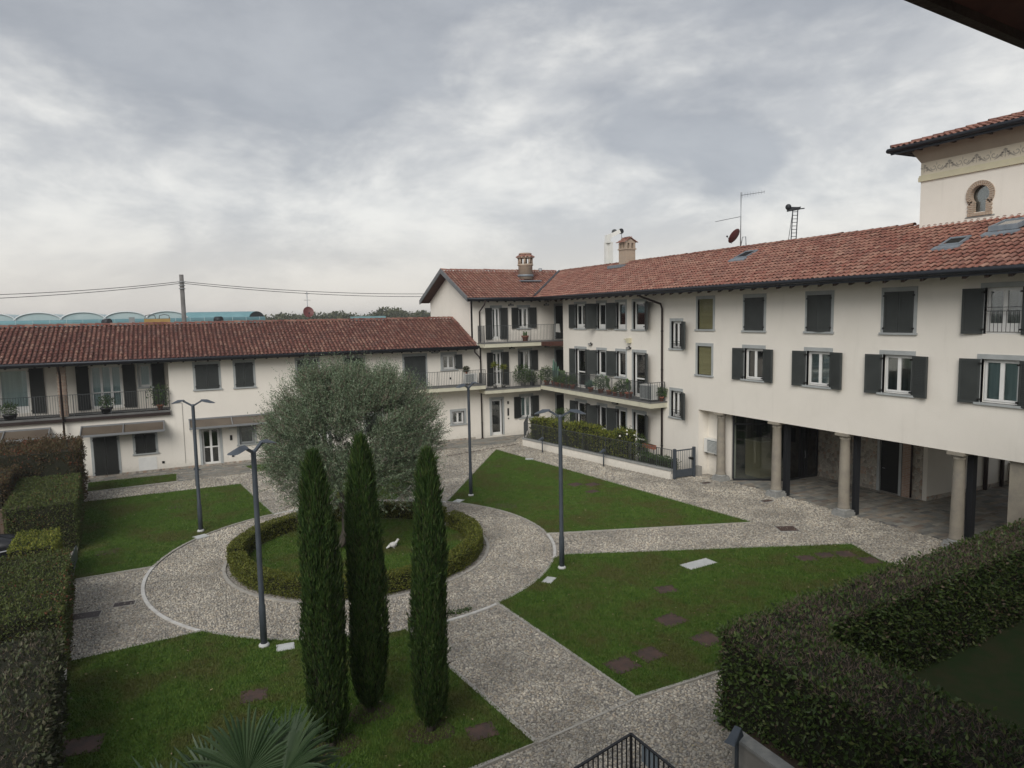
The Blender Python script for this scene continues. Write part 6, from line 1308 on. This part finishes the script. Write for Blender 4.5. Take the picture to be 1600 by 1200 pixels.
def dish(root, c, dirv, r=.42):
    d = Vector(dirv).normalized(); s = d.cross(Vector((0, 0, 1))).normalized(); u = s.cross(d); g = MB(); vs_, fs = [], []
    for i in range(6):
        for k in range(18): a = 2 * PI * k / 18; q = i / 5; vs_.append(tuple(Vector(c) + (s * math.cos(a) + u * math.sin(a) * 1.08) * r * q + d * (.10 * q * q)))
    for i in range(5):
        for k in range(18): fs.append((i * 18 + k, i * 18 + (k + 1) % 18, (i + 1) * 18 + (k + 1) % 18, (i + 1) * 18 + k))
    g.add(vs_, fs, True); o = build(g, 'dish', M['dish'], root); g = MB(); lo_ = Vector(c) - u * r; fc = Vector(c) + d * r * 1.15 - u * r * .55; g.tube([tuple(lo_), tuple(fc)], .012, 6); g.ball(tuple(fc), .05, 8, 5); build(g, 'feed_arm', M['iron_dark'], o); return o
def yagi(root, p, dv, ln, n=9, h=.32, vert=False):
    p = Vector(p); d = Vector(dv).normalized(); g = MB(); g.tube([tuple(p), tuple(p + d * ln)], .012, 6); o = build(g, 'antenna_boom', M['iron'], root); s = Vector((0, 0, 1)) if vert else d.cross(Vector((0, 0, 1))).normalized()
    for i in range(n): q = p + d * ln * (.05 + .93 * i / (n - 1)); w = h * (1 - .4 * i / n) / 2; g = MB(); g.tube([tuple(q - s * w), tuple(q + s * w)], .006, 4); build(g, 'element', M['iron'], o)
an = thing('tv_antenna', 'tall mast with two antennas and a maroon dish on the right roof', 'antenna', (26.3, 27.2, 11.1)); g = MB(); g.tube([(26.3, 27.2, 10.9), (26.3, 27.2, 13.95)], .025, 8); build(g, 'mast', M['metal'], an)
yagi(an, (26.3, 27.2, 13.80), (.6, -1, .05), 1.15, 9, .26, True); yagi(an, (26.3, 27.2, 12.75), (-.6, 1.0, -.13), 1.30, 11, .30); dish(an, (26.1, 27.35, 11.75), (-.2, .8, .55), .38)
g = MB(); g.tube([(26.2, 27.1, 11.2), (26.2, 26.95, 11.7), (26.2, 26.75, 11.7), (26.2, 26.7, 11.1)], .025, 6); build(g, 'bracket', M['metal'], an)
an = thing('tv_antenna', 'small mast with a maroon dish on the left roof ridge', 'antenna', (7.95, 45.5, 7.9)); g = MB(); g.tube([(7.95, 45.5, 7.7), (7.95, 45.5, 9.72)], .025, 8); build(g, 'mast', M['metal'], an)
dish(an, (7.95, 45.3, 8.42), (-.05, -.9, .35), .33); yagi(an, (7.95, 45.5, 9.62), (.2, .95, 0), .9, 6, .34); yagi(an, (7.75, 45.5, 9.2), (1, .1, 0), .4, 4, .2)
# crane head and ladder behind the right roof
def ray(px, py, r):
    v = Rw @ np.array([px - 800, py - 600, 1093.]); v = v / math.hypot(v[0], v[1]); return v * r + np.array([0, 0, 8.0])
CRX, CRY = 32.85, 48.8
cr = thing('crane_mast', 'white box section crane mast with a folded head and hook behind the right roof', 'crane', (CRX, CRY, 0))
for s in (-.18, .18): g = MB(); g.box(CRX + s * .9 - .15, CRY - .12 - s * .4, 0, CRX + s * .9 + .15, CRY + .12 - s * .4, 13.85); build(g, 'mast', M['ac'], cr)
g = MB(); g.hexa([(CRX - .30, CRY - .2, 13.75), (CRX + .05, CRY - .25, 13.75), (CRX + .05, CRY + .1, 13.75), (CRX - .30, CRY + .15, 13.75), (CRX - .25, CRY - .2, 14.4), (CRX + .05, CRY - .25, 14.5), (CRX + .05, CRY + .1, 14.5), (CRX - .25, CRY + .15, 14.4)]); g.bar((CRX - .1, CRY, 14.2), (CRX + .85, CRY - .4, 14.7), .30, .32); build(g, 'head', M['ac'], cr)
g = MB(); g.tube([(CRX + .45, CRY - .28, 14.65), (CRX + .45, CRY - .12, 14.65)], .22, 12); build(g, 'sheave', M['iron'], cr); g = MB(); g.tube([(CRX + .95, CRY - .5, 14.7), (CRX + .95, CRY - .3, 14.7)], .22, 12); build(g, 'sheave', M['iron_dark'], cr)
g = MB(); g.tube([(CRX + 1.0, CRY - .42, 14.55), (CRX + 1.0, CRY - .42, 13.75)], .02, 5); g.ball((CRX + 1.0, CRY - .42, 13.7), .08, 8, 5); build(g, 'hook', M['iron_dark'], cr)
LX, LY = 37.6, 34.3
ld = thing('lattice_hoist', 'dark lattice ladder hoist with a motor head beyond the right roof ridge', 'hoist', (LX, LY, 0))
for s in (-.2, .2): g = MB(); g.tube([(LX + s * .6, LY - s * .5, 8), (LX + s * .6 + .25, LY - s * .5 - .1, 14.62)], .035, 6); build(g, 'rail', M['iron_dark'], ld)
for i in range(14): z = 11.5 + i * .23; k = .25 * (z - 8) / 6.6; g = MB(); g.tube([(LX - .17 + k, LY + .1 - k * .4, z), (LX + .17 + k, LY - .1 - k * .4, z)], .02, 5); build(g, 'rung', M['iron_dark'], ld)
g = MB(); g.tube([(LX - .45, LY + .15, 10.5), (LX + .1, LY, 14.4)], .02, 5); build(g, 'stay', M['iron_dark'], ld)
g = MB(); g.hexa([(LX - .2, LY + .1, 14.52), (LX + .45, LY - .3, 14.62), (LX + .52, LY - .14, 14.62), (LX - .1, LY + .3, 14.52), (LX - .2, LY + .1, 14.66), (LX + .5, LY - .35, 14.82), (LX + .6, LY - .15, 14.82), (LX - .1, LY + .3, 14.86)]); g.ball((LX - .12, LY + .15, 14.82), .2, 9, 6); g.tube([(LX + .35, LY - .2, 14.66), (LX + .75, LY - .4, 14.7)], .04, 6); build(g, 'motor_head', M['iron_dark'], ld)

# ------------------------------------------------------------------ beyond the roofs
up_ = thing('utility_pole', 'grey concrete utility pole with wires beyond the left roof', 'pole', (1.13, 60, 0)); g = MB(); g.tube([(1.13, 60, 0), (1.13, 60, 11.6)], [.20, .16], 10); build(g, 'pole', M['pole'], up_)
for z in (10.5, 10.75, 11.0): g = MB(); g.lathe([(.23, 0), (.23, .06)], 10, (1.13, 60, z)); build(g, 'clamp', M['metal'], up_)
def wire(label, a, b, sag):
    o = thing('overhead_wire', label, 'wire', a, 'overhead wires'); g = MB(); pts = []
    for i in range(25): t = i / 24; pts.append((a[0] + (b[0] - a[0]) * t, a[1] + (b[1] - a[1]) * t, a[2] + (b[2] - a[2]) * t - sag * 4 * t * (1 - t)))
    g.tube(pts, .022, 5); build(g, 'cable', M['iron_dark'], o)
wire('upper wire running left from the utility pole', (-30, 60, 10.9), (1.13, 60, 11.08), .95); wire('lower wire running left from the utility pole', (-30, 60, 10.2), (1.13, 60, 10.95), .85)
wire('upper wire from the utility pole to behind the corner house', (1.13, 60, 11.08), (38, 60, 11.0), .98); wire('lower wire from the utility pole to behind the corner house', (1.13, 60, 10.95), (38, 60, 10.7), 1.0)
sh = thing('warehouse', 'long teal warehouse with a row of barrel vaults behind the left roof', 'warehouse', (-5, 112, 0))
g = MB(); g.box(-70, 111.5, 0, 13.2, 112.5, 8.05); g.tube([(-70, 112, 8.05), (13.2, 112, 8.05)], .50, 14); build(g, 'front_wall', M['teal'], sh)
for x in np.arange(-56, 13, 1.9): g = MB(); g.tube([(x, 111.46 - .02, 6.5), (x, 111.46, 8.1), (x, 111.62, 8.45), (x, 112, 8.57)], .03, 5); build(g, 'rib', M['tealpale'], sh)
n = 18
for k, xc in enumerate((-.1, -5.3, -10.5, -15.7, -20.9, -26.1, -31.3, -36.5, -41.7)):
    hw = 2.75; g = MB(); vs_, fs = [], []
    for y in (113.2, 150):
        for i in range(n + 1): a = PI * i / n; vs_.append((xc - hw * math.cos(a), y, 8.30 + 1.22 * math.sin(a)))
    for i in range(n): fs.append((i, i + 1, n + 2 + i, n + 1 + i))
    fs.append(tuple(range(n + 1))); g.add(vs_, fs, False); v_ = build(g, 'barrel_vault', M['tealpale'], sh); g = MB(); g.tube([(xc - (hw + .03) * math.cos(a), 113.1, 8.30 + 1.25 * math.sin(a)) for a in np.linspace(0.15, PI - .15, 16)], .085, 5); build(g, 'rim', M['vault_rim'], v_)
g = MB(); vs_, fs = [], []
for x, ob in ((2.7, .4), (12.4, 1.0)):
    for i in range(n + 1): a = PI * i / n; yy = -1.3 * math.cos(a); vs_.append((x + yy * ob, 115 + yy, 8.2 + 1.18 * math.sin(a)))
for i in range(n): fs.append((i, i + 1, n + 2 + i, n + 1 + i))
g.add(vs_, fs, True); v_ = build(g, 'barrel_vault', M['teal'], sh); g = MB(); g.add([(12.42 - 1.2 * math.cos(PI * i / n), 115 - 1.2 * math.cos(PI * i / n), 8.2 + 1.08 * math.sin(PI * i / n)) for i in range(n + 1)], [tuple(range(n + 1))]); build(g, 'vault_opening', M['iron_dark'], v_)
g = MB(); g.box(-62, 114.6, 0, 13, 150, 8.04); build(g, 'hall', M['tealpale'], sh)
tk = thing('tank', 'ochre tank with two hoops on a roof beside the utility pole', 'tank', (-.8, 75, 0)); g = MB(); g.box(-2.0, 74, 6, .2, 76, 8.32); build(g, 'tank_body', M['yellow'], tk)
for x in (-1.5, -.3): g = MB(); g.tube([(x - .45, 75, 8.3), (x - .4, 75, 8.62), (x, 75, 8.72), (x + .4, 75, 8.62), (x + .45, 75, 8.3)], .04, 6); build(g, 'hoop', M['iron'], tk)
vb = thing('roof_vent', 'round dark roof vent on its side, left of the utility pole', 'vent', (-4.7, 75, 0), 'dark round roof vents'); g = MB(); g.box(-5.0, 74, 0, -4.6, 75, 7.9); g.tube([(-5.3, 74.6, 8.05), (-4.8, 74.2, 8.1)], .32, 12); build(g, 'vent', M['iron_dark'], vb)
vb = thing('roof_vent', 'round dark roof vent right of the ochre tank', 'vent', (4.6, 75, 0), 'dark round roof vents'); g = MB(); g.box(4.4, 74, 0, 4.9, 75, 7.8); g.tube([(4.2, 74.6, 8.1), (4.7, 74.2, 8.1)], .34, 12); build(g, 'vent', M['iron_dark'], vb)
vb = thing('roof_box', 'small grey box vent between the dark vent and the ochre tank', 'vent', (-2.9, 75, 0)); g = MB(); g.box(-3.25, 74, 0, -2.8, 75, 8.5); build(g, 'duct', M['metal'], vb)
def far_tree(i, x, y, w, h):
    root = thing('far_tree', FT_L[i % len(FT_L)], 'tree', (x, y, 0), 'trees on the horizon beyond the left roof'); rg = np.random.default_rng(100 + i); g = MB(); g.tube([(x, y, 0), (x, y, h * .6)], [.35, .2], 6); build(g, 'trunk', M['bark'], root)
    n = 1500; cl = nrm(rg.normal(size=(12, 3))) * .55; d = nrm(rg.normal(size=(n, 3))) * rg.random((n, 1)) ** .4 * .6 + cl[rg.integers(0, 12, n)]; P = np.array([x, y, h * .62]) + d * [w * .5, w * .5, h * .38]
    V, F = leaf_quads(P, nrm(rg.normal(size=(n, 3))), nrm(rg.normal(size=(n, 3))), 1.1, .7); fast('crown', V, F, M['fartree'], root, kind='stuff')
FT_L = ['hazy round tree in the loose row on the horizon beyond the low left roof'] 
i = 0
for px, w, h in ((432, 12, 9.4), (452, 11, 9.6), (470, 12, 9.8), (492, 12, 9.6), (508, 11, 9.2), (527, 13, 9.9), (545, 11, 9.0), (562, 10, 8.9), (592, 13, 9.3), (603, 14, 11.0), (618, 13, 10.6), (630, 12, 10.0), (655, 10, 9.4), (668, 10, 9.9), (642, 9, 8.8), (700, 12, 9.5)):
    q = ray(px, 495, 255 + (i % 3) * 12); far_tree(i, float(q[0]), float(q[1]), w, h + .6); i += 1
bb = thing('far_shed', 'pale blue roofed shed on the horizon between the trees', 'shed', (60, 215, 0)); q = ray(575, 495, 230); g = MB(); g.box(q[0] - 5, q[1] - 3, 0, q[0] + 5, q[1] + 3, 8.6); build(g, 'wall', M['teal'], bb)
g = MB(); P_ = [ (x, 520 + 30 * math.sin(x / 60)) for x in range(-500, 700, 30)]
for a, b in zip(P_[:-1], P_[1:]): g.add([(a[0], a[1], -1), (b[0], b[1], -1), (b[0], b[1], 9.5 + 2 * math.sin(b[0] / 21)), (a[0], a[1], 9.5 + 2 * math.sin(a[0] / 21)), (a[0], a[1] + 60, -1), (b[0], b[1] + 60, -1)], [(0, 1, 2, 3), (2, 3, 4, 5)])
o = build(g, 'far_woods', M['field']); struct(o)

# fallen leaves on grass and gravel
k = 900; P = np.c_[RG.uniform(-2.5, 20, k), RG.uniform(8, 38, k), np.full(k, .085)]; on = np.zeros(k, bool)
for pl in (lawnW, lawnS, lawnE1, lawnE2, disc): on |= inpoly(P, pl)
P[~on, 2] = .045; k2 = (P[:, 0] > edge_x(P[:, 1]) + .1) & ~((P[:, 0] > 8.5) & (P[:, 1] < 12)); P = P[k2][:520]; k = len(P); V, F = leaf_quads(P, np.c_[RG.normal(size=(k, 2)), RG.normal(0, .15, k)], np.c_[RG.normal(0, .3, (k, 2)), np.ones(k)], .06, .035, .2)
o = fast('fallen_leaves', V, F, leafmat('dry_leaves', ((.30, .24, .12), (.20, .13, .07), (.38, .33, .20), (.15, .10, .06)), 0), kind='stuff')
# ------------------------------------------------------------------ air
g = MB(); g.box(-699, -299, -1.6, 799, 1499, 17.5); hz = build(g, 'haze', None); hz['kind'] = 'stuff'
hm = bpy.data.materials.new('haze'); hm.use_nodes = True; ht = hm.node_tree; ht.nodes.clear(); ho = N(ht, 'ShaderNodeOutputMaterial'); hv = N(ht, 'ShaderNodeVolumePrincipled')
hv.inputs['Color'].default_value = (.92, .93, .95, 1); hv.inputs['Density'].default_value = .0006; hv.inputs['Anisotropy'].default_value = .2; L(ht, hv.outputs[0], ho.inputs['Volume']); hz.data.materials.append(hm)
print('objects', len(bpy.data.objects))
